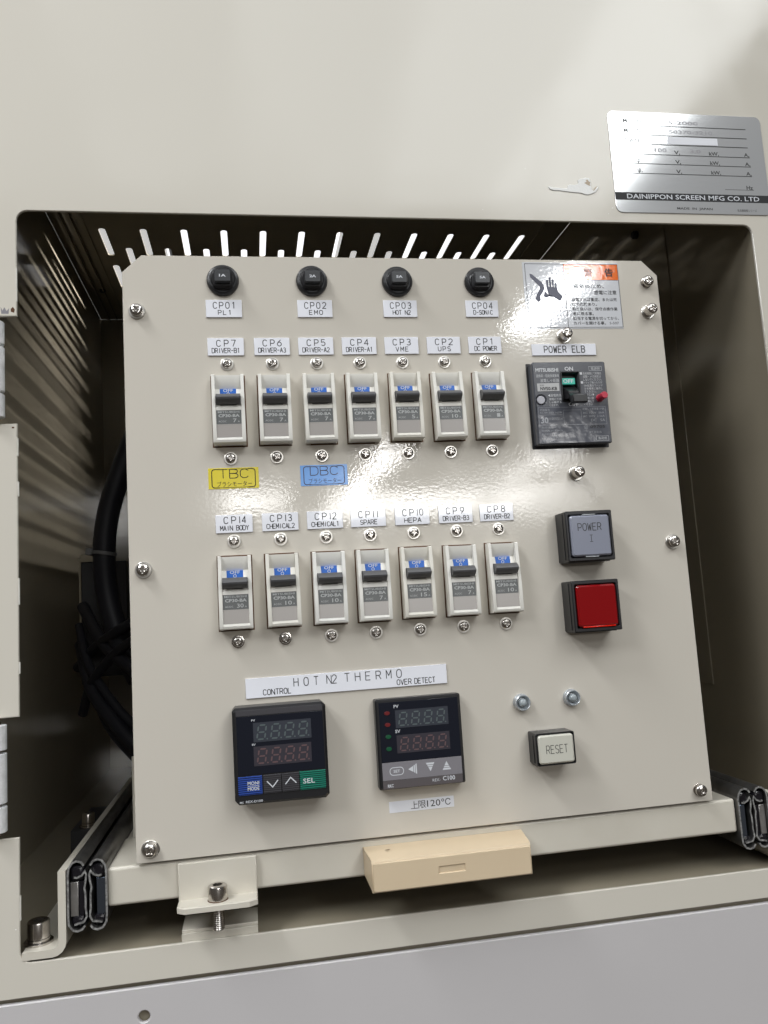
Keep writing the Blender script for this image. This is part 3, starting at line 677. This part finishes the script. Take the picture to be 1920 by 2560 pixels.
# ---- round protector buttons
gp = 'round black protector buttons along the top of the panel'
disc = B().lathe([(9.2, 0), (9.2, 1.6), (8.6, 2.6), (7.6, 3.0), (6.9, 2.9), (6.6, 3.3), (6.2, 3.6)], seg=56).data('bezel', 'black')
boss = B().plate([rrect(-5.7, 5.7, -6.0, 4.6, 2.4)], -5.4, -2.6, 1.1).data('boss', 'black')
cap = B().plate([rrect(-4.75, 4.75, -3.7, 3.7, 1.0)], -8.3, -5.0, .5).data('button', 'btn_black')
for x, amp, nm in ((-9.7, '1A', 'CP01'), (41.7, '2A', 'CP02'), (92.9, '5A', 'CP03'), (143.8, '5A', 'CP04')):
    t = thing('protector_button', 'round black protector button marked %s above the %s label' % (amp, nm), 'button', (x, 0, 192.6), gp)
    obj('bezel', disc, t); obj('boss', boss, t); bt_ = obj('button', cap, t)
    b = B(); font(b, amp, -1.9, 1.9, -.85, .75, -8.35, .03); b.ribbon(rrect(-3.4, 3.4, -1.7, 1.7, .2), .08, -8.33, True, 1)
    part('lettering', b, ['white_ink', 'black'], bt_, smooth=0)

# ---- circuit breakers
def breaker_meshes():
    b = B()
    # side rails: profile in (y,z), extruded in x
    railp = [(.0, 20.4), (-5.2, 20.4), (-6.0, 19.9), (-6.6, 14), (-7.6, 4), (-8.3, -2), (-8.8, -17.6), (-8.3, -19.2), (-7.0, -19.9), (0, -19.9)]
    def ext(prof, xa, xb):
        n = len(prof); vs = [(xa, y, z) for y, z in prof]+[(xb, y, z) for y, z in prof]
        b.add(vs, [(i, (i+1) % n, (i+1) % n+n, i+n) for i in range(n)]+[tuple(range(n)), tuple(range(n, 2*n))])
    ext(railp, -9.0, -7.15); ext(railp, 7.15, 9.0)
    mid = [(0, 20.0), (-4.6, 20.0), (-4.4, 17.5), (-3.2, 13.6), (-2.4, 12.4), (-2.2, 2.6), (-6.6, 1.9), (-7.3, .9), (-8.15, -16.8), (-8.35, -17.3), (-8.5, -18.0), (-8.1, -19.2), (-7.0, -19.75), (0, -19.75)]
    ext(mid, -7.15, 7.15)
    for xa in (-7.15, 4.5): ext([(-2.2, 12.5), (-3.1, 12.3), (-4.6, 8.5), (-6.4, 3.4), (-6.6, 1.9), (-2.2, 2.2)], xa, xa+2.65)
    return b.data('housing', 'breaker', 30)
hous = breaker_meshes()
tog = B()
tp = [(-3.0, 8.6), (-8.6, 8.2), (-11.6, 6.4), (-12.0, 5.6), (-11.6, 4.6), (-9.4, 3.0), (-6.9, 2.3), (-3, 2.3)]
n = len(tp)
tog.add([(-6.75, y, z) for y, z in tp]+[(6.75, y, z) for y, z in tp], [(i, (i+1) % n, (i+1) % n+n, i+n) for i in range(n)]+[tuple(range(n)), tuple(range(n, 2*n))])
tog.box(-3.2, -2.7, -9.4, -9.0, 7.9, 8.1)
toggle = tog.data('toggle', 'toggle', 25)
flag = B().box(-4.5, 4.5, -3.6, -2.3, 7.2, 12.35, .1).data('flag', 'blue')
fb = B(); font(fb, 'OFF', -2.7, 2.7, 10.5, 12.3, -3.66, .015); fb.ribbon(arc(0, 9.35, .75, .8, 0, 345, 16), .3, -3.66, True)
offl = fb.data('lettering', 'white_ink', 0)
cutout = B().plate([[(-9.7, -20.6), (9.7, -20.6), (9.7, 21), (-9.7, 21)]], -.06, -.012).data('panel_cutout', 'rust')
def slopeY(z): return -7.3-(.9-z)*.048-.05      # the name field lies on the sloping front
def onslope(b):
    b.v = [(x, slopeY(z)+y, z) for x, y, z in b.v]; return b
nf = onslope(B().flat([(-6.9, -9.0), (6.9, -9.0), (6.9, -.9), (-6.9, -.9)], -.02)).data('name_field', 'grey_print', 0)
tf = onslope(B().flat([(-6.9, -16.6), (6.9, -16.6), (6.9, -9.05), (-6.9, -9.05)], -.02)).data('date_field', 'taupe', 0)
AMP = dict(CP7='7', CP6='7', CP5='7', CP4='7', CP3='5', CP2='10', CP1='1', CP14='30', CP13='10', CP12='10', CP11='7', CP10='15', CP9='7', CP8='10')
nfl = {}
for a in sorted(set(AMP.values())):
    b = B(); font(b, 'MITSUBISHI', -6.0, 5.9, -2.6, -1.4, -.05, .01); font(b, 'CP30-BA', -5.7, 5.9, -5.0, -3.2, -.05, .03)
    font(b, 'AC/DC', -5.7, -1.4, -7.9, -6.9, -.05); font(b, a, 2.2 if len(a) == 1 else .6, 4.2, -8.1, -5.9, -.05, .01); font(b, 'A', 4.8, 5.9, -8.1, -7.1, -.05)
    nfl[a] = onslope(b).data('lettering', 'light_on_grey', 0)
gb = 'white single pole circuit breakers with dark toggles'
for names, zc in ((TOPN, 115.0), (BOTN, 12.3)):
    for i, nm in enumerate(names):
        xo = {0: .0, 1: .0}.get(i, 0)
        t = thing('circuit_breaker', 'white %s amp circuit breaker switched off, under the %s label' % (AMP[nm], nm), 'circuit breaker', (CX[i]-.1+random.uniform(-.25, .25), random.uniform(-.3, .3), zc+random.uniform(-.2, .2)), gb)
        t.rotation_euler = (0, math.radians(random.uniform(-.5, .5)), math.radians(random.uniform(-.6, .6)))
        obj('panel_cutout', cutout, t, (0, -t.location.y/MM, 0)); h_ = obj('housing', hous, t); obj('toggle', toggle, t)
        f_ = obj('off_flag', flag, t); obj('lettering', offl, f_)
        n_ = obj('name_field', nf, t); obj('lettering', nfl[AMP[nm]], n_); obj('date_field', tf, t)

# ---- charcoal earth leakage breaker
P7 = lambda v: fp(v, 7)
ex, ez = 193.6, 114.6
t = thing('earth_leakage_breaker', 'charcoal earth leakage breaker with black lever, green flag and red test button', 'circuit breaker', (ex, 0, ez))
part('panel_cutout', B().plate([rrect(-24.6, 24.4, -26.6, 26.4, .6)], -.06, -.012), 'black_matte', t)
q = lambda pts: [(P7(x)-ex, P7(z)-ez) for x, z in pts]
rec = q([(191.4, 117.8), (202.0, 117.8), (202.3, 135.2), (191.6, 135.2)])
part('housing', B().plate([rrect(-23.2, 23.6, -25.2, 25.4, 1.2), rec, arc(-19.2, 2.0, 2.95, 2.95, 0, 345, 23)], -7, 0, .7), 'elb', t, smooth=30)
part('lever_well', B().box(P7(191)-ex, P7(202.6)-ex, -2.5, -2.0, P7(117)-ez, P7(136)-ez), 'black', t)
b = B().plate([rrect(P7(190.6)-ex, P7(203)-ex, P7(117.2)-ez, P7(136)-ez, .8), rec], -7.7, -6.9, .3); part('well_rim', b, 'black', t)
gf = part('green_flag', B().box(P7(192.2)-ex-1, P7(199.6)-ex+.6, -6.6, -3.4, P7(128)-ez, P7(132)-ez, .2), 'green', t)
b = B(); font(b, 'OFF', P7(193)-ex-.6, P7(198.9)-ex+.2, P7(128.9)-ez, P7(131.3)-ez, -6.65, .02); part('lettering', b, 'white_ink', gf, smooth=0)
lv = B()
bx0, bx1 = -4.9, 4.4
vs = [(bx0-.6, -2.6, 11.6), (bx1+.6, -2.6, 11.6), (bx1+.6, -2.6, 3.0), (bx0-.6, -2.6, 3.0), (-3.6, -12, 6.0), (2.6, -12, 6.0), (2.6, -12, 1.4), (-3.6, -12, 1.4)]
lv.add(vs, [(0, 1, 5, 4), (1, 2, 6, 5), (2, 3, 7, 6), (3, 0, 4, 7), (4, 5, 6, 7), (0, 3, 2, 1)])
vs = [(-3.6, -11.9, 5.0), (2.6, -11.9, 5.0), (2.6, -11.9, 1.6), (-3.6, -11.9, 1.6), (-5.4, -18.5, 1.5), (3.6, -18.5, 1.5), (3.6, -18.5, -3.4), (-5.4, -18.5, -3.4)]
lv.add(vs, [(0, 1, 5, 4), (1, 2, 6, 5), (2, 3, 7, 6), (3, 0, 4, 7)])
lv.box(-5.6, 3.5, -22.4, -18.4, -3.6, 1.2, .6)
part('lever', lv, 'black', t, smooth=30)
part('test_button', B().lathe([(2.35, 6.5), (2.35, 7.2), (2.1, 7.3), (2.1, 14.0), (1.8, 14.4)], P7(215.0)-ex, P7(119.0)-ez, 24), 'red', t)
part('trip_indicator', B().lathe([(2.5, 4), (2.5, 6.9), (2.2, 7.1)], -19.2, 2.0, 28), 'pale_knob', t)
part('rating_film', B().plate([rrect(P7(174)-ex, P7(219.2)-ex, P7(91.6)-ez, P7(114.6)-ez, 1.0)], -7.10, -7.02), 'elb_film', t)
b = B(); YY = -7.16
def F(tx, x0, x1, z0, z1, bold=0, y=YY, m=0): font(b, tx, P7(x0)-ex, P7(x1)-ex, P7(z0)-ez, P7(z1)-ez, y, bold, m)
F('MITSUBISHI', 175.0, 189.7, 135.9, 138.3, .035); F('ON', 193.8, 199.4, 136.5, 139.0, .035); F('OFF', 194.4, 200.8, 114.2, 116.6, .02)
F('過負荷・短絡保護兼用', 175.2, 189.7, 132.5, 134.4); F('漏電しゃ断器', 177.7, 189.7, 129.4, 131.6)
F('■', 203.4, 204.9, 133.9, 135.4); F('■', 203.6, 205.0, 128.2, 129.7)
for k, tx in enumerate(['左右極間にて耐電圧', '試験・メガ測定は', 'しないでください。']): F(tx, 205.4, 217.4 if k != 1 else 217.0, 133.8-1.95*k, 135.4-1.95*k)
for k, tx in enumerate(['トリップ後ふたたび', 'ON位置までハンド', 'ルを確実に操作し', 'てください。']): F(tx, 205.5, 217.6 if k < 3 else 213, 128.1-1.9*k, 129.6-1.9*k)
F('◀漏電表示', 181.7, 190.2, 120.3, 122.0)
for k, tx in enumerate(['漏電にて自', 'しゃ断する', 'と出ます。']): F(tx, 182.2, 190 if k < 2 else 188, 118.1-1.9*k, 119.5-1.9*k)
F('テスト▶', 206.9, 211.6, 120.4, 122.1); F('月一回', 207, 211, 118.2, 119.7); F('押して', 207, 211, 116.3, 117.7); F('ください', 204.6, 210, 114.4, 115.8)
rect(b, P7(209.7)-ex, P7(217.9)-ex, P7(136.3)-ez, P7(139)-ez, .18, YY); F('電源側', 210.9, 216.8, 136.8, 138.5)
rect(b, P7(210.4)-ex, P7(218.3)-ex, P7(92.4)-ez, P7(95.2)-ez, .18, YY); F('負荷側', 211.6, 217.1, 92.9, 94.7)
b.flat([(P7(x)-ex, P7(z)-ez) for x, z in [(175.4, 123.8), (189.4, 123.9), (189.5, 128.9), (175.3, 128.7)]], YY, 1)
F('形名', 177, 179.6, 126.9, 128.1, 0, YY-.03, 2); F('NV50-KB', 177.2, 187.9, 124.3, 126.5, .03, YY-.03, 2)
part('face_print', b, ['elb_ink', 'taupe', 'ink'], t, smooth=0)
bpy.data.objects['face_print'].data.materials[1] = M['key_grey_light'] = mat('pale_grey_field', (.46, .46, .46), .35)
b = B()
rect(b, P7(174.8)-ex, P7(218)-ex, P7(102.6)-ez, P7(113.6)-ez, .14, YY-.02); rect(b, P7(190.6)-ex, P7(202)-ex, P7(102.8)-ez, P7(111.8)-ez, .14, YY-.03)
b.ribbon([(P7(175)-ex, P7(109)-ez), (P7(190)-ex, P7(109)-ez)], .14, YY-.04)
F('30', 175.8, 180.6, 103.8, 107.6, .03, YY-.05); F('定格電流', 175.6, 182, 111.4, 112.8, 0, YY-.05); F('AC100-200V 1φ2W', 175.6, 189.8, 109.6, 111, 0, YY-.05)
F('定格感度電流 mA', 183, 189.8, 105.6, 107.6, 0, YY-.05)
for k in range(5): F(['周囲温度 40℃', '耐熱形 JIS C 8371', '動作時間 0.1s以内', '不動作電流', '製造'][k], 175.8, [188, 189, 187, 186, 184][k], 100.6-2.1*k, 101.9-2.1*k, 0, YY-.05)
F('定格しゃ断容量 2P2E', 203, 217, 111.6, 113, 0, YY-.05); F('AC 100V  5kA', 203, 217, 109.2, 110.4, 0, YY-.05); F('AC 200V  2.5kA', 203, 217, 107.1, 108.3, 0, YY-.05); F('DC   5A', 208, 217, 104.4, 106, 0, YY-.05)
F('製造', 203, 205.4, 99.8, 101.4, 0, YY-.05); F('09705', 207, 216.6, 100.2, 102, .01, YY-.06, 1); F('JET 認定品', 206, 214, 97, 98.4, 0, YY-.05)
part('rating_print', b, ['elb_ink', 'ink'], t, smooth=0)
bpy.data.objects['rating_print'].data.materials[0] = M['elb_ink2'] = mat('dim_rating_print', (.36, .37, .40), .4)

# ---- square push buttons
def push(cx, cz, w, h, p, lab, lensm, lw, lh, build):
    t = thing('push_button', lab, 'push button', (cx, 0, cz), 'square push buttons on the right of the panel')
    b = B().plate([rrect(-w/2, w/2, -h/2, h/2, .8, 3), rrect(-lw/2-.5, lw/2+.5, -lh/2-.5, lh/2+.5, .6, 3)], -p, 0, .5)
    for sx in (-1, 1): b.box(*sorted((sx*(w/2-.1), sx*(w/2+.35))), -p+4, -p+6.5, -h/2+1.2, h/2-1.2, .15)
    b.box(-w/2+.8, w/2-2.2, -p+3, -.02, -h/2-.45, -h/2+.2, .15)
    part('frame', b, 'black', t, smooth=30)
    part('well_floor', B().box(-lw/2-.6, lw/2+.6, -p+3.4, -p+4, -lh/2-.6, lh/2+.6), 'black_matte', t)
    ln = part('lens', B().plate([rrect(-lw/2, lw/2, -lh/2, lh/2, 1.6)], -p-1.2, -p+3.5, .9), lensm, t, smooth=30)
    build(ln, -p-1.2, t); return t
def bp_(ln, y, t):
    b = B(); strokes(b, 'POWER', -7.6, 6.6, 2.9, 4.2, .42, y-.03, .35)
    b.ribbon([(0, -3.6), (0, .2)], .34, y-.03); b.ribbon([(-.9, -3.6), (.9, -3.6)], .3, y-.035); b.ribbon([(-.9, .2), (.9, .2)], .3, y-.035)
    part('lettering', b, 'ink_grey', ln, smooth=0)
    part('lens_rim', B().box(-4, 4, y+.4, y+3, 11.9, 12.5, .2).box(-4, 4, y+.4, y+3, -12.5, -11.9, .2), 'clear', t)
def br_(ln, y, t):
    part('lens_edge', B().box(-9.6, 10.2, y+.25, y+3.0, -12.25, -11.5, .25), 'red_edge', t)
def bs_(ln, y, t):
    b = B(); strokes(b, 'RESET', -6.0, 6.4, -2.2, 4.4, .36, y-.03, .35); part('lettering', b, 'ink_grey', ln, smooth=0)
push(193.9, 33.5, 28.8, 29.2, 15, 'square push button with a grey lens reading POWER I', 'grey_lens', 24, 23.6, bp_)
push(194.0, -6.8, 28.8, 29.2, 15, 'square push button with a plain dark red lens', 'red_lens', 24, 23.6, br_)
push(163.1, -84.6, 22.8, 17.6, 12.5, 'rectangular push button with a cream lens reading RESET', 'white_lens', 20.6, 15.6, bs_)

# ---- two pilot lamps
for x, z, lab in ((149.2, -59.3, 'left of the two small unlit chrome pilot lamps above the RESET button'), (179.4, -58.9, 'right of the two small unlit chrome pilot lamps above the RESET button')):
    t = thing('pilot_lamp', lab, 'pilot lamp', (x, 0, z), 'small chrome pilot lamps above the reset button')
    part('bezel', B().lathe([(4.9, 0), (4.9, 1.2), (4.6, 1.6), (4.5, 3.6), (4.1, 4.0), (3.7, 3.6), (2.6, 1.4)], seg=40), 'chrome', t)
    part('lens', B().lathe([(2.3, 1.2), (2.3, 3.6), (1.9, 4.6), (1.1, 5.1), (.4, 5.2)], seg=28), 'led_lens', t, smooth=60)

# ---- temperature controllers
def seg7():
    b = B(); sk = .16
    def P_(pts): return [(x+z*sk, z) for x, z in pts]
    w, h, th = 3.1, 5.6, .62
    def hs(z): b.flat(P_([(.35, z), (.7, z+th/2), (w-.7, z+th/2), (w-.35, z), (w-.7, z-th/2), (.7, z-th/2)]), 0)
    def vs_(x, z0): b.flat(P_([(x, z0+.35), (x-th/2, z0+.7), (x-th/2, z0+h/2-.7), (x, z0+h/2-.35), (x+th/2, z0+h/2-.7), (x+th/2, z0+.7)]), 0)
    for z in (0, h/2, h): hs(z)
    for x in (.05, w-.05): vs_(x, 0); vs_(x, h/2)
    b.flat(arc(w+.95, 0, .33, .33, 0, 330, 8), 0)
    return b
dig = {k: seg7().data('digit', k, 0) for k in ('seg_g', 'seg_r')}
def display(t, x0, x1, z0, z1, y, dm, sm, scale):
    d = part('display', B().box(x0, x1, y-.12, y-.02, z0, z1), dm, t)
    for k in range(4):
        o = obj('digit', dig[sm], d, (x0+(x1-x0)*(.055+.238*k), y-.16, z0+(z1-z0)*.14)); o.scale = (scale, 1, scale*.95)
    return d
# left one
p = 14; cx, cz = 11.0, -73.2
K = lambda x, y: (fp((540+.2049*x), 0), y)
t = thing('temperature_controller', 'square dark temperature controller with blue and green keys, under CONTROL', 'temperature controller', (cx, 0, cz), 'square temperature controllers at the bottom of the panel')
part('housing', B().plate([[(-24.7, -22.2), (-22.6, -24.6), (22.6, -24.9), (24.6, -23), (24.6, 23), (22.6, 24.9), (-23.1, 24.9), (-24.7, 23.2)]], -p, 0, 1.3), 'black', t, smooth=30)
part('top_bevel', B().box(-22.8, 22.8, -p-.25, -p, 20.6, 23.6, .12), 'key_dark', t)
part('window', B().box(-22.6, 22.8, -p-.3, -p-.02, -9.6, 20.3, .1), 'screen', t)
display(t, -14.0, 16.4, 6.8, 16.8, -p-.3, 'display_green', 'seg_g', 1.35)
display(t, -14.2, 16.0, -5.4, 4.6, -p-.3, 'display_red', 'seg_r', 1.35)
b = B(); font(b, 'PV', -14.8, -12.8, 17.6, 18.6, -p-.35, .02); font(b, 'SV', -15.0, -13.0, 5.2, 6.2, -p-.35, .02)
font(b, 'RKC', -22.3, -20.3, -23.6, -22.6, -p-.05, .03); font(b, 'REX-D100', -19.2, -10.5, -23.6, -22.4, -p-.05, .01)
part('lettering', b, 'white_ink', t, smooth=0)
for x0, x1, km, lab in ((-22.8, -10.4, 'key_blue', 'blue key marked MODE'), (-9.8, -.6, 'key_dark', 'dark key with a downward chevron'), (-.2, 8.8, 'key_dark', 'dark key with an upward chevron'), (9.2, 22.8, 'key_green', 'green key marked SEL')):
    k = part('key', B().box(x0, x1, -p-.5, -p-.02, -19.6, -10.2, .15), km, t, label=lab)
    b = B(); y = -p-.55; m_ = (x0+x1)/2
    if km == 'key_blue': font(b, 'MONI', -18.0, -12.0, -14.6, -12.8, y, .02); font(b, 'MODE', -18.0, -12.0, -17.4, -15.6, y, .02); b.ribbon([(-18, -15.1), (-12, -15.1)], .25, y)
    elif km == 'key_green': font(b, 'SEL', 10.8, 17.0, -16.4, -13.9, y, .01)
    elif x0 < -5: b.ribbon([(m_-2.8, -13.4), (m_+.1, -16.6), (m_+3, -13.2)], .55, y)
    else: b.ribbon([(m_-2.8, -15.8), (m_+.1, -12.6), (m_+3, -15.6)], .55, y)
    part('marking', b, 'white_ink', k, smooth=0)
    b = B()
    for j in range(9): b.box(x0, x1, -p-.53, -p-.4, -19.3+j*1.02, -18.95+j*1.02)
    part('grooves', b, 'screen' if km != 'key_dark' else 'black', k)
# right one
p = 7; cx, cz = 87.6, -74.8
t = thing('temperature_controller', 'square black temperature controller with grey key strip, under OVER DETECT', 'temperature controller', (cx, 0, cz), 'square temperature controllers at the bottom of the panel')
part('housing', B().plate([rrect(-24.2, 24.0, -24.2, 24.2, .9, 3)], -p, 0, .9), 'black', t, smooth=30)
part('window', B().box(-22.3, 22.3, -p-.25, -p-.02, -9.6, 22.4, .1), 'screen', t)
display(t, -13.4, 16.4, 8.2, 17.8, -p-.25, 'display_green', 'seg_g', 1.28)
display(t, -13.4, 16.4, -5.3, 4.3, -p-.25, 'display_red', 'seg_r', 1.28)
b = B(); font(b, 'PV', -14.0, -11.2, 19.0, 20.8, -p-.3, .02); font(b, 'SV', -13.9, -11.1, 5.6, 7.4, -p-.3, .02)
font(b, 'RKC', -19.8, -16.6, -22.9, -21.2, -p-.3, .03); font(b, 'REX-', 5.2, 9.6, -22.0, -20.5, -p-.3, .0); font(b, 'C100', 11.0, 17.9, -22.0, -19.6, -p-.3, .02)
part('lettering', b, 'white_ink', t, smooth=0)
for z, mm_, lab in ((16.6, 'led_red', 'upper red indicator'), (10.4, 'led_red', 'lower red indicator'), (4.0, 'led_green', 'upper green indicator'), (-2.5, 'led_green', 'lower green indicator')):
    part('indicator', B().plate([arc(-17.9, z, 1.55, 1.1, 0, 345, 20)], -p-.45, -p-.24, .08), mm_, t, label=lab)
part('key_strip', B().box(-22.3, 22.3, -p-.3, -p-.02, -19.2, -9.8, .1), 'key_grey', t)
part('name_strip', B().box(-22.3, 22.3, -p-.25, -p-.02, -23.7, -19.3, .1), 'key_brown', t)
y = -p-.36
ks = part('key', B().plate([rrect(-18.2, -10.6, -16.6, -12.6, 1.9)], -p-.34, -p-.29), 'key_grey', t)
b = B(); b.ribbon(rrect(-18.2, -10.6, -16.6, -12.6, 1.9), .4, y, True); font(b, 'SET', -16.2, -12.6, -15.3, -13.8, y, .02); part('marking', b, 'white_ink', ks, smooth=0)
def tri(k):
    b = B()
    if k == 'l':
        b.flat([(-8, -14.2), (-5.2, -12.6), (-5.2, -15.8)], y); b.flat([(-4.9, -12.4), (-4.2, -12.0), (-4.2, -16.4), (-4.9, -16.0)], y); b.flat([(-3.9, -11.8), (-3.2, -11.4), (-3.2, -17), (-3.9, -16.6)], y)
    else:
        s_ = -1 if k == 'd' else 1; c0, z0 = (4.4, -13.9) if k == 'd' else (13.6, -14.1)
        for a, c1 in ((-2.2, -1.2), (-.9, -.2), (.1, 2.4)):
            wa, wb = (2.4-a)*.52, (2.4-c1)*.52
            b.flat([(c0-wa, z0+s_*a), (c0+wa, z0+s_*a), (c0+wb+.01, z0+s_*c1), (c0-wb-.01, z0+s_*c1)], y)
    return b
for k, lab in (('l', 'left arrow key'), ('d', 'down arrow key'), ('u', 'up arrow key')): part('arrow_key', tri(k), 'white_ink', t, smooth=0, label=lab)

# ================================================================== NAMEPLATE on the cabinet face
t = thing('nameplate', 'brushed aluminium maker nameplate with rounded corners and a black name band, top right', 'nameplate', (293, 0, 274.4))
part('plate', B().plate([rrect(-54.5, 54.5, -34.4, 35, 4.2)], -.6, -.01, .12), 'alu', t, smooth=30)
part('name_band', B().flat([(-54.4, -26.0), (54.4, -26.0), (54.4, -20.8), (-54.4, -20.8)], -.63), 'ink', t, smooth=0)
b = B(); font(b, 'DAINIPPON SCREEN MFG CO. LTD', -46.5, 46.8, -25.0, -21.8, -.68, .01); part('maker_name', b, 'white_ink', t, smooth=0)
b = B(); y = -.64
for k, (tx, zb) in enumerate((('MODEL', 27.2), ('MFG.NO.', 20.4), ('DATE', 13.4))): font(b, tx, -44, [-30, -28, -33][k], zb, zb+3.0, y, .015)
for z in (25.6, 19.0, 12.6): b.ribbon([(-26, z), (43, z)], .6, y)
font(b, 'S-2000', -12.5, 9, 27.0, 29.6, y, .02, 1); font(b, '50370-3210', -12.5, 18.5, 20.6, 23.2, y, .02, 1); font(b, '100', -24, -15.5, 7.4, 10.2, y, .02, 1); font(b, '3.0', 1.0, 8.6, 7.4, 10.2, y, .02, 1)
for z, x0 in ((5.6, -37), (-.9, -41), (-7.6, -44)):
    b.ribbon([(x0, z), (43.6, z)], .5, y)
    if z < 5: font(b, 'φ,', -37.4, -34, z+.1, z+3.4, y, .015)
    font(b, 'V,', -10.4, -6.3, z+.2, z+3.2, y, .02); font(b, 'kW,', 14.4, 21.4, z+.2, z+3.2, y, .02); font(b, 'A,', 39.6, 43.4, z+.2, z+3.2, y, .02)
b.ribbon([(23, -17.2), (43.8, -17.2)], .26, y); font(b, 'Hz', 38.6, 43.2, -16.9, -14.2, y, .02)
font(b, 'MADE  IN  JAPAN', -12.6, 12.4, -32.2, -30.2, y, .02); font(b, '名古屋銘板シリーズ', 30, 44, -32.4, -30.6, y)
part('lettering', b, ['ink_grey', 'key_grey'], t, smooth=0)
part('date_sticker', B().box(-14, 21.5, -.72, -.6, 13.3, 18.2, .04), 'tape', t)

# ================================================================== CABLES inside
def spline(pts, n=8):
    out = []
    P_ = [Vector(p) for p in pts]; P_ = [P_[0]*2-P_[1]]+P_+[P_[-1]*2-P_[-2]]
    for i in range(1, len(P_)-2):
        for k in range(n):
            t_ = k/n; a, b_, c_, d = P_[i-1:i+3]
            out.append(.5*((2*b_)+(c_-a)*t_+(2*a-5*b_+4*c_-d)*t_**2+(3*b_-a-3*c_+d)*t_**3))
    out.append(P_[-2]); return out
def pp(x, z, L): return (x*(450+L)/450, L, z*(450+L)/450)
path = spline([pp(-40, 128, 170), pp(-58, 108, 160), pp(-69, 82, 150), pp(-76, 60, 150), pp(-78.6, 38, 150), pp(-77, 14, 150), pp(-71, -10, 140), pp(-62, -30, 130)], 8)
t = tag(obj('power_cable', B().tube(path, 8.0, 20).data('power_cable', 'cable', 80)), 'thick black cable arching behind the left edge of the control panel', 'cable')
pt = Vector(pp(-78.6, 38, 150))
tie = B().lathe([(8.3, -1.3), (8.7, -1.1), (8.7, 1.1), (8.3, 1.3)], seg=28, axis='z').box(-12.5, -8, -3, 3, -2.5, 2.5, .4)
tag(obj('cable_tie', tie.data('cable_tie', 'tie'), None, pt), 'grey cable tie round the thick black cable', 'cable tie')
o = bpy.data.objects['cable_tie']; o.rotation_euler = (0, .16, 0)
dk = thing('cable_duct', 'black wiring duct standing behind the thick cable on the left', 'duct', (-118, 205, 0))
part('duct_body', B().box(-14, 20, 0, 60, -40, 49, .6), 'black_matte', dk)
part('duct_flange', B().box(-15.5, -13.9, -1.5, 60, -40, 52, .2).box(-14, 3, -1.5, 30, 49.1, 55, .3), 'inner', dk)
cs = [((-90, 10, 190), (-80, -10, 150), (-66, -24, 120), (-50, -40, 110)), ((-92, 0, 190), (-88, -20, 160), (-74, -44, 130), (-58, -62, 110)),
      ((-91, -10, 190), (-86, -34, 150), (-72, -56, 120), (-56, -76, 100)), ((-62, -8, 110), (-74, -16, 130), (-86, -30, 150), (-91, -46, 170)),
      ((-60, 2, 120), (-72, -4, 130), (-84, -12, 160), (-93, -22, 190)), ((-89, -20, 180), (-80, -50, 140), (-66, -70, 110), (-52, -84, 90))]
cr = [4.4, 3.2, 5.0, 3.4, 3.8, 3.0]
wh = ['topmost', 'second', 'third', 'fourth', 'fifth', 'lowest']
for k, (c4, rr) in enumerate(zip(cs, cr)):
    tag(obj('wiring_cable', B().tube(spline([pp(x, z, L) for x, z, L in c4], 7), rr, 12).data('wiring_cable', 'cable', 80)), '%s of the thin dark wiring cables in the shade left of the control panel' % wh[k], 'cable', 'dark cables tangled behind the left panel edge')
